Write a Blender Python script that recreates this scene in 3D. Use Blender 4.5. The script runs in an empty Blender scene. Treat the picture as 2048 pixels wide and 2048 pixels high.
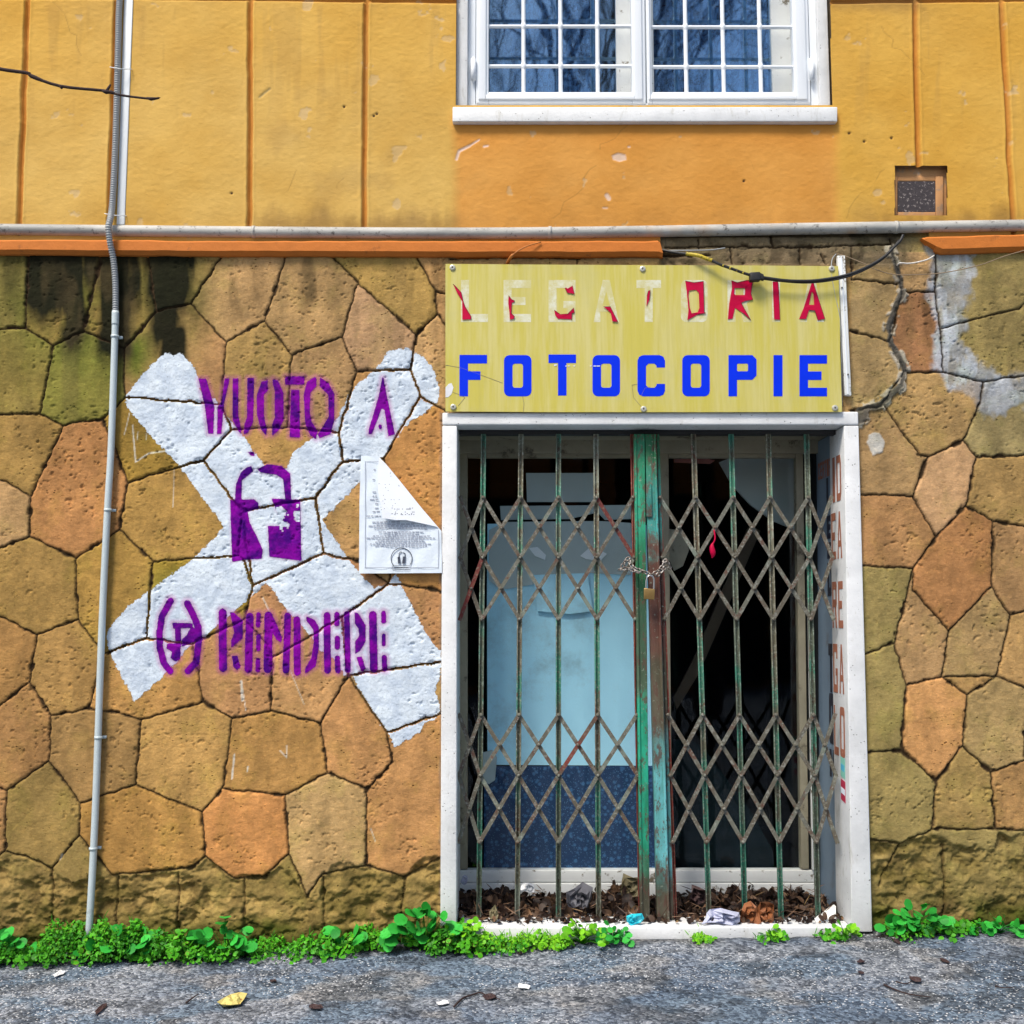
import bpy, bmesh, math, random
import numpy as np
from mathutils import Vector, Matrix
R = math.radians
random.seed(7)
S = bpy.context.scene
COL = S.collection
# ------------------------------------------------------------------ camera
CD, CH, PITCH, F = 4.8, 1.464, R(5.7), 2050.0
cam = bpy.data.cameras.new('camera'); camo = bpy.data.objects.new('camera', cam); COL.objects.link(camo)
camo.location = (0, -CD, CH); camo.rotation_euler = (R(90)+PITCH, 0, 0)
cam.sensor_width = 36; cam.lens = 36*F/2048; cam.clip_start = .05; cam.clip_end = 500
S.camera = camo
S.render.resolution_x = S.render.resolution_y = 1024
# ------------------------------------------------------------------ world, sun, exposure
W = bpy.data.worlds.new('World'); S.world = W; W.use_nodes = True
wn = W.node_tree.nodes; wl = W.node_tree.links
SUN_EL, SUN_AZ = 56, 214          # azimuth: compass style, 180 = in front of the facade
sky = wn.new('ShaderNodeTexSky'); sky.sky_type = 'NISHITA'; sky.sun_disc = False
sky.sun_elevation = R(SUN_EL); sky.sun_rotation = R(SUN_AZ); sky.air_density = 1.0; sky.dust_density = 2.5
bg = wn['Background']; wl.new(sky.outputs[0], bg.inputs[0]); bg.inputs[1].default_value = 0.125
sl = bpy.data.lights.new('sun', 'SUN'); sl.energy = 2.95; sl.angle = R(16); sl.color = (1, .93, .82)
so = bpy.data.objects.new('sun', sl); COL.objects.link(so)
az = R(SUN_AZ)
sdir = Vector((math.sin(az)*math.cos(R(SUN_EL)), math.cos(az)*math.cos(R(SUN_EL)), math.sin(R(SUN_EL))))
so.rotation_euler = sdir.to_track_quat('Z', 'Y').to_euler(); so.location = sdir*20
S.view_settings.view_transform = 'Standard'; S.view_settings.look = 'None'
S.view_settings.exposure = 0.58; S.view_settings.gamma = 1
# ------------------------------------------------------------------ pixel <-> place
sp, cp = math.sin(PITCH), math.cos(PITCH)
def P(px, py, y=0.0):
    u = px-1024.0; v = 1024.0-py
    dy = F*cp - v*sp; dz = F*sp + v*cp
    t = (y+CD)/dy
    return Vector((u*t, y, CH+dz*t))
def proj(X, Y, Z):
    a = Y+CD; b = Z-CH
    d = a*cp + b*sp; v = -a*sp + b*cp
    return 1024+F*X/d, 1024-F*v/d
PX = 1/427.0       # metres per photo pixel on the wall, near eye height
def ground(x, y=0.0): return 0.0285*x + 0.012*y - 0.004
# ------------------------------------------------------------------ noise (numpy)
def vnoise(x, y, seed):
    rs = np.random.RandomState(seed); L = rs.rand(256, 256).astype(np.float32)
    xi = np.floor(x).astype(np.int64); yi = np.floor(y).astype(np.int64)
    fx = (x-xi); fy = (y-yi); fx = fx*fx*(3-2*fx); fy = fy*fy*(3-2*fy)
    a = L[xi & 255, yi & 255]; b = L[(xi+1) & 255, yi & 255]; c = L[xi & 255, (yi+1) & 255]; d = L[(xi+1) & 255, (yi+1) & 255]
    return (a*(1-fx)+b*fx)*(1-fy)+(c*(1-fx)+d*fx)*fy
def fbm(x, y, seed, o=4, g=.5):
    s = np.zeros_like(x); A = 1; T = 0
    for i in range(o):
        s += A*vnoise(x*2**i+17.3*i, y*2**i+9.1*i, seed+i); T += A; A *= g
    return s/T
def sstep(a, b, x):
    t = np.clip((x-a)/(b-a), 0, 1); return t*t*(3-2*t)
def segdist(X, Y, segs, cap):
    """min distance to segments, arrays X,Y (2D); only local windows are touched"""
    D = np.full(X.shape, cap, np.float32)
    for s in segs:
        (x0, y0), (x1, y1) = s[0], s[1]; w = s[2] if len(s) > 2 else 0
        m = (X > min(x0, x1)-cap-w) & (X < max(x0, x1)+cap+w) & (Y > min(y0, y1)-cap-w) & (Y < max(y0, y1)+cap+w)
        if not m.any(): continue
        x = X[m]; y = Y[m]; dx = x1-x0; dy = y1-y0; L = dx*dx+dy*dy+1e-9
        t = np.clip(((x-x0)*dx+(y-y0)*dy)/L, 0, 1)
        d = np.hypot(x-x0-t*dx, y-y0-t*dy)-w
        D[m] = np.minimum(D[m], d)
    return D
def polysd(X, Y, poly, cap=40):
    """signed distance (negative inside) to a polygon"""
    segs = [(poly[i], poly[(i+1) % len(poly)]) for i in range(len(poly))]
    D = segdist(X, Y, segs, cap)
    xs = [p[0] for p in poly]; ys = [p[1] for p in poly]
    m = (X > min(xs)) & (X < max(xs)) & (Y > min(ys)) & (Y < max(ys))
    x = X[m]; y = Y[m]; ins = np.zeros(x.shape, bool)
    for (x0, y0), (x1, y1) in segs:
        if y0 == y1: continue
        c = ((y0 > y) != (y1 > y)) & (x < (x1-x0)*(y-y0)/(y1-y0)+x0); ins ^= c
    d = D[m]; d[ins] *= -1; D[m] = d
    return D
def line_y(x, pts): return np.interp(x, [p[0] for p in pts], [p[1] for p in pts])
# ------------------------------------------------------------------ object helpers
WORLD = {}
def tag(o, label=None, cat=None, group=None, kind=None):
    if label: o['label'] = label
    if cat: o['category'] = cat
    if group: o['group'] = group
    if kind: o['kind'] = kind
    return o
def place(o, org, parent):
    WORLD[o.name] = Vector(org)
    if parent: o.parent = parent; o.location = Vector(org)-WORLD[parent.name]
    else: o.location = org
def thing(name, base, label, cat, group=None):
    o = bpy.data.objects.new(name, None); o.empty_display_size = .1; COL.objects.link(o)
    place(o, base, None); return tag(o, label, cat, group)
def link_mesh(name, me, mats, parent, smooth=None):
    if not isinstance(mats, (list, tuple)): mats = [mats]
    for m in mats: me.materials.append(m)
    if len(me.vertices):
        co = np.empty(len(me.vertices)*3, np.float32); me.vertices.foreach_get('co', co); co = co.reshape(-1, 3)
        org = (co.min(0)+co.max(0))/2; org[2] = co[:, 2].min()
        co -= org; me.vertices.foreach_set('co', co.ravel()); me.update()
    else: org = (0, 0, 0)
    o = bpy.data.objects.new(name, me); COL.objects.link(o)
    if smooth is not None:
        me.polygons.foreach_set('use_smooth', np.full(len(me.polygons), smooth))
    place(o, [float(a) for a in org], parent); return o
class MB:
    def __init__(s): s.v = []; s.f = []; s.m = []
    def add(s, vs, fs, mi=0):
        n = len(s.v); s.v += [tuple(v) for v in vs]; s.f += [tuple(i+n for i in f) for f in fs]; s.m += [mi]*len(fs); return s
    def hexa(s, a, b, mi=0):       # a: 4 front points, b: 4 back points (same order)
        return s.add(list(a)+list(b), [(0, 1, 2, 3), (7, 6, 5, 4), (0, 4, 5, 1), (1, 5, 6, 2), (2, 6, 7, 3), (3, 7, 4, 0)], mi)
    def box(s, x0, x1, y0, y1, z0, z1, mi=0):
        return s.hexa([(x0, y0, z0), (x1, y0, z0), (x1, y0, z1), (x0, y0, z1)], [(x0, y1, z0), (x1, y1, z0), (x1, y1, z1), (x0, y1, z1)], mi)
    def quadpx(s, pts, y, t, mi=0):    # 4 photo points on the plane y, thickness t towards the wall
        a = [P(px, py, y) for px, py in pts]; b = [v+Vector((0, t, 0)) for v in a]
        return s.hexa(a, b, mi)
    def rectpx(s, x0, y0, x1, y1, y, t, mi=0): return s.quadpx([(x0, y1), (x1, y1), (x1, y0), (x0, y0)], y, t, mi)
    def tube(s, pts, r, n=8, cap=True, mi=0):
        pts = [Vector(p) for p in pts]; N = len(pts)
        rr = r if isinstance(r, (list, tuple)) else [r]*N
        up = Vector((0, 0, 1)); t0 = (pts[1]-pts[0]).normalized()
        if abs(t0.dot(up)) > .9: up = Vector((0, 1, 0))
        a = t0.cross(up).normalized(); vs = []
        for i in range(N):
            t = (pts[min(i+1, N-1)]-pts[max(i-1, 0)]).normalized()
            a = (a-t*a.dot(t)).normalized(); b = t.cross(a)
            for k in range(n):
                th = 2*math.pi*k/n; vs.append(pts[i]+(a*math.cos(th)+b*math.sin(th))*rr[i])
        fs = [(i*n+k, i*n+(k+1) % n, (i+1)*n+(k+1) % n, (i+1)*n+k) for i in range(N-1) for k in range(n)]
        if cap: fs += [tuple(range(n))[::-1], tuple((N-1)*n+k for k in range(n))]
        return s.add(vs, fs, mi)
    def mesh(s):
        me = bpy.data.meshes.new('m'); me.from_pydata(s.v, [], s.f)
        me.polygons.foreach_set('material_index', s.m); me.update()
        return me
    def build(s, name, mats, parent=None, smooth=False, bevel=0, seg=2):
        me = s.mesh()
        bm = bmesh.new(); bm.from_mesh(me)
        bmesh.ops.recalc_face_normals(bm, faces=bm.faces)
        if bevel:
            bmesh.ops.bevel(bm, geom=bm.edges[:], offset=bevel, segments=seg, affect='EDGES', profile=.6)
        bm.to_mesh(me); bm.free()
        return link_mesh(name, me, mats, parent, smooth or bool(bevel))
def smooth_path(pts, k=6):
    out = []; n = len(pts); pts = [Vector(p) for p in pts]
    for i in range(n-1):
        p0 = pts[max(i-1, 0)]; p1 = pts[i]; p2 = pts[i+1]; p3 = pts[min(i+2, n-1)]
        for j in range(k):
            t = j/k
            out.append(.5*((2*p1)+(p2-p0)*t+(2*p0-5*p1+4*p2-p3)*t*t+(3*p1-p0-3*p2+p3)*t**3))
    out.append(pts[-1]); return out
def flat(name, loops, fn, mat, parent, thick=.001):
    """filled 2D outline with holes; fn(u, v, w) gives the place of each point"""
    cu = bpy.data.curves.new('c', 'CURVE'); cu.dimensions = '2D'; cu.fill_mode = 'BOTH'; cu.extrude = 1.0
    for lp in loops:
        s = cu.splines.new('POLY'); s.points.add(len(lp)-1)
        for i, q in enumerate(lp): s.points[i].co = (q[0], q[1], 0, 1)
        s.use_cyclic_u = True
    co = bpy.data.objects.new('c', cu); COL.objects.link(co)
    bpy.context.view_layer.update()
    me = bpy.data.meshes.new_from_object(co)
    bpy.data.objects.remove(co); bpy.data.curves.remove(cu)
    for v in me.vertices: v.co = fn(v.co.x, v.co.y, v.co.z*thick/2)
    bm = bmesh.new(); bm.from_mesh(me); bmesh.ops.remove_doubles(bm, verts=bm.verts, dist=1e-6)
    bmesh.ops.recalc_face_normals(bm, faces=bm.faces); bm.to_mesh(me); bm.free()
    me.materials.clear()
    return link_mesh(name, me, mat, parent, False)
def onwall(y): return lambda u, v, w: P(u, v, y)+Vector((0, w, 0))
def rrect(x0, y0, x1, y1, r=0, n=4):
    if r <= 0: return [(x0, y0), (x1, y0), (x1, y1), (x0, y1)]
    o = []
    for cx, cy, a in ((x1-r, y0+r, -90), (x1-r, y1-r, 0), (x0+r, y1-r, 90), (x0+r, y0+r, 180)):
        for i in range(n+1):
            t = R(a+90*i/n); o.append((cx+r*math.cos(t), cy+r*math.sin(t)))
    return o
def glyph(ch, x0, y0, x1, y1, s):
    """block letter as outline loops (v runs downwards); s = stroke width"""
    w = x1-x0; h = y1-y0; m = (y0+y1)/2
    if ch in 'O': return [rrect(x0, y0, x1, y1, min(w, h)*.2), rrect(x0+s, y0+s, x1-s, y1-s, s*.3)]
    if ch == 'D': return [[(x0, y0), (x1-s*.7, y0), (x1, y0+s), (x1, y1-s), (x1-s*.7, y1), (x0, y1)], rrect(x0+s, y0+s, x1-s, y1-s, s*.2)]
    if ch == 'F': return [[(x0, y0), (x1, y0), (x1, y0+s), (x0+s, y0+s), (x0+s, m-s*.5), (x1-w*.24, m-s*.5), (x1-w*.24, m+s*.5), (x0+s, m+s*.5), (x0+s, y1), (x0, y1)]]
    if ch == 'T': c = (x0+x1)/2; return [[(x0, y0), (x1, y0), (x1, y0+s), (c+s/2, y0+s), (c+s/2, y1), (c-s/2, y1), (c-s/2, y0+s), (x0, y0+s)]]
    if ch == 'C': r = w*.2; return [[(x0+r, y0), (x1-r, y0), (x1-r*.3, y0+r*.3), (x1, y0+r), (x1, y0+h*.3), (x1-s, y0+h*.3), (x1-s, y0+s*1.25), (x1-s*1.25, y0+s), (x0+s*1.3, y0+s), (x0+s, y0+s*1.3), (x0+s, y1-s*1.3), (x0+s*1.3, y1-s), (x1-s*1.25, y1-s), (x1-s, y1-s*1.25), (x1-s, y1-h*.3), (x1, y1-h*.3), (x1, y1-r), (x1-r*.3, y1-r*.3), (x1-r, y1), (x0+r, y1), (x0+r*.3, y1-r*.3), (x0, y1-r), (x0, y0+r), (x0+r*.3, y0+r*.3)]]
    if ch == 'G': return [[(x0, y0), (x1, y0), (x1, y0+h*.3), (x1-s, y0+h*.3), (x1-s, y0+s), (x0+s, y0+s), (x0+s, y1-s), (x1-s, y1-s), (x1-s, m+s*.9), (x1-w*.45, m+s*.9), (x1-w*.45, m), (x1, m), (x1, y1), (x0, y1)]]
    if ch == 'P': b = y0+h*.6; r = w*.15; return [[(x0, y0), (x1-r, y0), (x1, y0+r), (x1, b-r), (x1-r, b), (x0+s, b), (x0+s, y1), (x0, y1)], rrect(x0+s, y0+s, x1-s, b-s, s*.15)]
    if ch == 'I': return [rrect(x0, y0, x1, y1)]
    if ch == 'E': return [[(x0, y0), (x1, y0), (x1, y0+s), (x0+s, y0+s), (x0+s, m-s*.5), (x1-w*.2, m-s*.5), (x1-w*.2, m+s*.5), (x0+s, m+s*.5), (x0+s, y1-s), (x1, y1-s), (x1, y1), (x0, y1)]]
    if ch == 'L': return [[(x0, y0), (x0+s, y0), (x0+s, y1-s), (x1, y1-s), (x1, y1), (x0, y1)]]
    if ch == 'A': c = (x0+x1)/2; return [[(c-s*.5, y0), (c+s*.5, y0), (x1, y1), (x1-s, y1), (c+w*.24, y1-h*.25), (c-w*.24, y1-h*.25), (x0+s, y1), (x0, y1)], [(c, y0+s*1.6), (c+w*.15, y1-h*.25-s*.8), (c-w*.15, y1-h*.25-s*.8)]]
    if ch == 'R': b = y0+h*.55; return [[(x0, y0), (x1-s*.4, y0), (x1, y0+s*.5), (x1, b-s*.5), (x1-s*.6, b), (x1, y1), (x1-s, y1), (x1-s*1.6, b), (x0+s, b), (x0+s, y1), (x0, y1)], rrect(x0+s, y0+s, x1-s, b-s)]
    if ch == 'N': return [[(x0, y0), (x0+s, y0), (x1-s, y1-s*1.5), (x1-s, y0), (x1, y0), (x1, y1), (x1-s, y1), (x0+s, y0+s*1.5), (x0+s, y1), (x0, y1)]]
# ------------------------------------------------------------------ materials
def srgb(r, g, b):
    f = lambda c: ((c/255+.055)/1.055)**2.4 if c > 10 else c/255/12.92
    return (f(r), f(g), f(b), 1)
class NT:
    def __init__(s, name):
        s.m = bpy.data.materials.new(name); s.m.use_nodes = True; s.n = s.m.node_tree.nodes; s.l = s.m.node_tree.links
        s.b = s.n['Principled BSDF']; s.out = s.n['Material Output']
        s.geo = s.n.new('ShaderNodeNewGeometry'); s.pos = s.geo.outputs['Position']
    def set(s, sock, v):
        if hasattr(v, 'is_linked') or isinstance(v, bpy.types.NodeSocket): s.l.new(v, sock)
        else: sock.default_value = v
    def mapp(s, scale, loc=(0, 0, 0), vec=None):
        n = s.n.new('ShaderNodeMapping'); s.l.new(vec or s.pos, n.inputs[0]); n.inputs['Scale'].default_value = scale; n.inputs['Location'].default_value = loc; return n.outputs[0]
    def noise(s, scale, detail=5, rough=.6, vec=None, dist=0):
        n = s.n.new('ShaderNodeTexNoise'); s.l.new(vec or s.pos, n.inputs['Vector']); n.inputs['Scale'].default_value = scale
        n.inputs['Detail'].default_value = detail; n.inputs['Roughness'].default_value = rough; n.inputs['Distortion'].default_value = dist; return n.outputs[0]
    def vor(s, scale, feat='F1', vec=None, out='Distance', rnd=1):
        n = s.n.new('ShaderNodeTexVoronoi'); n.feature = feat; s.l.new(vec or s.pos, n.inputs['Vector']); n.inputs['Scale'].default_value = scale
        n.inputs['Randomness'].default_value = rnd; return n.outputs[out]
    def ramp(s, fac, a, b, lo=(0, 0, 0, 1), hi=(1, 1, 1, 1)):
        n = s.n.new('ShaderNodeMapRange'); n.interpolation_type = 'SMOOTHSTEP'; s.set(n.inputs[0], fac); n.inputs[1].default_value = a; n.inputs[2].default_value = b; return n.outputs[0]
    def mix(s, fac, a, b, mode='MIX'):
        n = s.n.new('ShaderNodeMix'); n.data_type = 'RGBA'; n.blend_type = mode; s.set(n.inputs[0], fac); s.set(n.inputs[6], a); s.set(n.inputs[7], b); return n.outputs[2]
    def math(s, op, a, b=0.0, c=None):
        n = s.n.new('ShaderNodeMath'); n.operation = op; s.set(n.inputs[0], a); s.set(n.inputs[1], b)
        if c is not None: s.set(n.inputs[2], c)
        return n.outputs[0]
    def attr(s, name, out='Fac'):
        n = s.n.new('ShaderNodeAttribute'); n.attribute_name = name; return n.outputs[out]
    def rand(s): return s.n.new('ShaderNodeObjectInfo').outputs['Random']
    def bump(s, h, dist, strength=1.0):
        n = s.n.new('ShaderNodeBump'); s.set(n.inputs['Height'], h); n.inputs['Distance'].default_value = dist; n.inputs['Strength'].default_value = strength
        s.l.new(n.outputs[0], s.b.inputs['Normal'])
    def done(s, col, rough=.8, metal=0, spec=None):
        s.set(s.b.inputs['Base Color'], col); s.set(s.b.inputs['Roughness'], rough); s.set(s.b.inputs['Metallic'], metal)
        if spec is not None: s.b.inputs['Specular IOR Level'].default_value = spec
        return s.m
def simple(name, c, rough=.6, metal=0, var=.25, scale=12, bump=.0008, bscale=60, dirt=None, dlo=.6, dhi=.75, dscale=9, spec=None):
    t = NT(name)
    n = t.noise(scale, 6)
    col = t.mix(n, tuple(x*(1-var) for x in c[:3])+(1,), tuple(min(1, x*(1+var)) for x in c[:3])+(1,))
    if dirt: col = t.mix(t.ramp(t.noise(dscale, 8, .7), dlo, dhi), col, dirt)
    t.bump(t.noise(bscale, 5), bump)
    return t.done(col, rough, metal, spec)

M = {}
# stone cladding: per-stone colour and stains come from mesh attributes, grain and pits from nodes
t = NT('stone'); sc = t.attr('col', 'Color')
n1 = t.noise(9, 8, .68, t.mapp((1, 1, .55))); n2 = t.noise(70, 6, .7, t.mapp((1, 1, 2.2))); n3 = t.noise(28, 6, .65, dist=.6)
col = t.mix(t.ramp(n1, .3, .7), t.mix(1.0, sc, (.72, .72, .70, 1), 'MULTIPLY'), t.mix(1.0, sc, (1.22, 1.2, 1.16, 1), 'MULTIPLY'))
col = t.mix(t.math('MULTIPLY', t.ramp(n3, .52, .72), .45), col, t.mix(1.0, sc, (1.35, 1.28, 1.12, 1), 'MULTIPLY'))
col = t.mix(t.math('MULTIPLY', t.ramp(n2, .35, .62), .35), t.mix(1.0, col, (.7, .66, .6, 1), 'MULTIPLY'), col)
pv = t.vor(38, vec=t.mapp((1, 1, 1.5))); pm = t.ramp(t.noise(11, 3), .5, .68)
pit = t.math('MULTIPLY', t.math('SUBTRACT', 1.0, t.ramp(pv, .09, .22)), pm)
col = t.mix(t.math('MULTIPLY', t.ramp(t.noise(5.5, 6, .7), .48, .66), .5), col, t.mix(1.0, col, (.92, 1.04, .80, 1), 'MULTIPLY'))
col = t.mix(t.math('MULTIPLY', t.ramp(t.noise(46, 5, .75, t.mapp((.7, 1, 1.5))), .58, .66), .55), col, t.mix(1.0, col, (.50, .44, .36, 1), 'MULTIPLY'))
col = t.mix(t.math('MULTIPLY', pit, .85), col, t.mix(1.0, col, (.28, .22, .17, 1), 'MULTIPLY'))
col = t.mix(t.math('MULTIPLY', t.ramp(t.noise(110, 4, .7), .56, .68), .55), col, t.mix(1.0, col, (1.55, 1.5, 1.45, 1), 'MULTIPLY'))
h = t.math('ADD', t.math('MULTIPLY', n2, .5), t.math('MULTIPLY', t.noise(24, 5), .6)); h = t.math('SUBTRACT', h, t.math('MULTIPLY', pit, 1.4))
t.bump(h, .004); M['stone'] = t.done(col, .93, spec=.15)
# plaster
t = NT('plaster'); pc = t.attr('col', 'Color')
n1 = t.noise(2.2, 8, .66); n2 = t.noise(40, 8, .7, t.mapp((.8, 1, 1.3))); n3 = t.noise(7, 8, .75)
col = t.mix(t.ramp(n1, .3, .7), t.mix(1.0, pc, (.93, .88, .78, 1), 'MULTIPLY'), t.mix(1.0, pc, (1.08, 1.1, 1.18, 1), 'MULTIPLY'))
col = t.mix(t.math('MULTIPLY', t.ramp(n3, .55, .75), .4), col, t.mix(1.0, pc, (.84, .76, .62, 1), 'MULTIPLY'))
col = t.mix(t.math('MULTIPLY', t.ramp(t.noise(90, 4, .6, t.mapp((.45, 1, 1.6))), .66, .74), t.math('MULTIPLY', t.ramp(t.noise(3, 4), .45, .65), .6)), col, (.24, .13, .035, 1))
t.bump(t.math('ADD', n2, t.math('MULTIPLY', t.noise(14, 5), .6)), .0022); M['plaster'] = t.done(col, .9, spec=.2)
# wall paint films
def paint(name, c1, c2, edge_amp, wear):
    t = NT(name); sd = t.attr('sd')
    e = t.math('ADD', sd, t.math('MULTIPLY', t.math('SUBTRACT', t.noise(75, 6, .75), .5), edge_amp))
    a = t.math('SUBTRACT', 1.0, t.ramp(e, -.5, .6))
    a = t.math('MULTIPLY', a, t.math('SUBTRACT', 1.0, t.ramp(t.noise(120, 5, .7), wear, wear+.04)))
    col = t.mix(t.ramp(t.noise(14, 6), .35, .65), c1, c2)
    col = t.mix(t.math('MULTIPLY', t.ramp(t.noise(7, 6, .7), .48, .68), .4), col, tuple(x*.72 for x in c1[:3])+(1,))
    col = t.mix(t.math('MULTIPLY', t.ramp(t.noise(60, 6, .7), .52, .70), .5), col, tuple(x*.6 for x in c1[:3])+(1,))
    t.bump(t.noise(85, 5), .003); m = t.done(col, .8, spec=.08); t.set(t.b.inputs['Alpha'], a); return m
M['white_paint'] = paint('white_paint', (.52, .60, .70, 1), (.74, .82, .89, 1), 16, .66)
M['purple_paint'] = paint('purple_paint', (.055, .001, .17, 1), (.26, .001, .34, 1), 4, .72)
# overspray halo
t = NT('purple_mist'); sd = t.attr('sd')
a = t.math('MULTIPLY', t.math('SUBTRACT', 1.0, t.ramp(sd, -1, 11)), .30)
m_ = t.done((.60, .10, .42, 1), .8, spec=.1); t.set(t.b.inputs['Alpha'], a); M['mist'] = m_
# marble, white paint, metals
t = NT('marble'); c = t.mix(t.ramp(t.noise(5, 7), .3, .7), (.68, .69, .69, 1), (.84, .85, .85, 1))
spk = t.math('MULTIPLY', t.math('SUBTRACT', 1.0, t.ramp(t.vor(55), .08, .17)), t.ramp(t.noise(16, 3), .47, .6))
c = t.mix(t.math('MULTIPLY', spk, .85), c, (.09, .08, .07, 1))
c = t.mix(t.math('MULTIPLY', t.ramp(t.noise(22, 7, .7, t.mapp((1, 1, .3))), .55, .72), .5), c, (.42, .40, .33, 1))
t.bump(t.math('SUBTRACT', t.noise(70, 4), t.math('MULTIPLY', spk, 2.0)), .0015); M['marble'] = t.done(c, .5)
M['white_enamel'] = simple('white_enamel', (.86, .90, .94, 1), .35, var=.02, bump=.0002)
M['old_white'] = simple('old_white', (.80, .82, .80, 1), .55, var=.08, dirt=(.2, .17, .12, 1), dlo=.58, dhi=.66, dscale=14)
M['cream'] = simple('cream', (.34, .31, .22, 1), .6, var=.25, dirt=(.07, .055, .035, 1), dlo=.54, dhi=.66, dscale=7)
M['pvc'] = simple('pvc', (.52, .60, .62, 1), .4, var=.06, scale=4, bump=.0002, dirt=(.30, .32, .28, 1), dlo=.6, dhi=.8)
M['pvc_white'] = simple('pvc_white', (.78, .82, .84, 1), .4, var=.04, bump=.0002)
M['corrugated'] = simple('corrugated', (.34, .36, .37, 1), .5, var=.1)
t = NT('pipe'); z = t.noise(6, 8, .7, t.mapp((.35, 1, 1)))
c = t.mix(t.ramp(z, .35, .65), (.30, .30, .28, 1), (.50, .49, .45, 1)); c = t.mix(t.math('MULTIPLY', t.ramp(t.noise(26, 8, .75), .55, .64), .8), c, (.07, .06, .05, 1))
c = t.mix(t.ramp(t.noise(1.6, 4), .56, .66), c, (.46, .33, .22, 1)); t.bump(t.noise(60, 5), .001); M['pipe'] = t.done(c, .6)
M['cornice'] = simple('cornice', (.56, .165, .018, 1), .8, var=.18, bump=.003, bscale=30, dirt=(.25, .08, .015, 1), dlo=.6, dhi=.75)
M['mortar'] = simple('mortar', (.26, .22, .16, 1), .95, var=.35, bump=.004, bscale=25)
M['black_rubber'] = simple('black_rubber', (.018, .018, .018, 1), .5, var=.4)
M['yellow_tape'] = simple('yellow_tape', (.55, .42, .03, 1), .5, dirt=(.05, .04, .02, 1), dlo=.5, dhi=.6, dscale=60)
M['wire_tan'] = simple('wire_tan', (.28, .20, .12, 1), .6)
M['orange_wire'] = simple('orange_wire', (.5, .17, .03, 1), .6)
M['wire_white'] = simple('wire_white', (.7, .66, .6, 1), .6)
# sign
t = NT('sign_yellow'); st = t.noise(1.0, 6, .7, t.mapp((16, 1, 1.3))); st2 = t.noise(1.0, 5, .7, t.mapp((70, 1, 3)))
c = t.mix(t.ramp(st, .38, .66), (.58, .50, .085, 1), (.63, .56, .20, 1)); c = t.mix(t.math('MULTIPLY', t.ramp(st2, .45, .7), .35), c, (.50, .43, .075, 1))
c = t.mix(t.math('MULTIPLY', t.ramp(t.noise(4, 6), .5, .75), .5), c, (.52, .48, .19, 1)); t.bump(t.noise(40, 3), .0004); M['sign'] = t.done(c, .32)
M['vinyl_blue'] = simple('vinyl_blue', (.0, .03, .78, 1), .45, spec=.15, var=.1, bump=.0002)
M['vinyl_red'] = simple('vinyl_red', (.50, .001, .045, 1), .45, spec=.15, var=.25, bump=.0004)
M['vinyl_dark'] = simple('vinyl_dark', (.12, .01, .015, 1), .5)
t = NT('ghost'); c = t.mix(t.ramp(t.noise(9, 6, .7), .38, .62), (.60, .55, .25, 1), (.72, .72, .58, 1)); c = t.mix(t.math('MULTIPLY', t.ramp(t.noise(45, 5, .8), .5, .62), .5), c, (.58, .52, .18, 1)); M['ghost'] = t.done(c, .4)
M['screw'] = simple('screw', (.55, .54, .46, 1), .35, .4)
M['screw_dark'] = simple('screw_dark', (.08, .07, .06, 1), .5)
# gate
def gate_mat(name, cols, scale=7):
    t = NT(name); off = t.math('MULTIPLY', t.rand(), 40.0); cb = t.n.new('ShaderNodeCombineXYZ')
    for i in range(3): t.l.new(off, cb.inputs[i])
    va = t.n.new('ShaderNodeVectorMath'); va.operation = 'ADD'; t.l.new(t.pos, va.inputs[0]); t.l.new(cb.outputs[0], va.inputs[1]); v = va.outputs[0]
    big = t.noise(1.0, 5, .6, t.mapp((3, 3, scale*.45), vec=v)); mid = t.noise(22, 8, .75, vec=v); fine = t.noise(70, 6, .7, vec=v)
    base = t.mix(t.ramp(big, .42, .52), cols[0], cols[1]); base = t.mix(t.ramp(big, .56, .66), base, cols[2])
    c = t.mix(t.ramp(mid, .54, .62), base, cols[3]); c = t.mix(t.math('MULTIPLY', t.ramp(fine, .52, .60), .65), c, cols[4])
    t.bump(t.math('ADD', mid, fine), .0012); return t.done(c, .7)
teal = (.045, .26, .17, 1); rust = (.13, .035, .02, 1); grey = (.20, .20, .16, 1); pale = (.34, .36, .31, 1); drk = (.035, .03, .022, 1)
M['gate_bar'] = gate_mat('gate_bar', ((.06, .24, .16, 1), (.14, .13, .085, 1), (.24, .26, .20, 1), (.15, .065, .04, 1), (.40, .42, .35, 1)), 5)
M['gate_teal'] = gate_mat('gate_teal', ((.04, .20, .13, 1), (.11, .13, .09, 1), (.05, .24, .17, 1), (.10, .07, .045, 1), (.30, .36, .30, 1)), 5)
M['gate_strip'] = gate_mat('gate_strip', ((.13, .13, .10, 1), (.10, .085, .06, 1), (.17, .20, .16, 1), (.11, .05, .032, 1), (.30, .30, .26, 1)), 12)
M['gate_red'] = gate_mat('gate_red', ((.13, .02, .015, 1), (.20, .03, .02, 1), (.10, .06, .04, 1), (.16, .05, .025, 1), (.2, .17, .12, 1)), 9)
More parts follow.
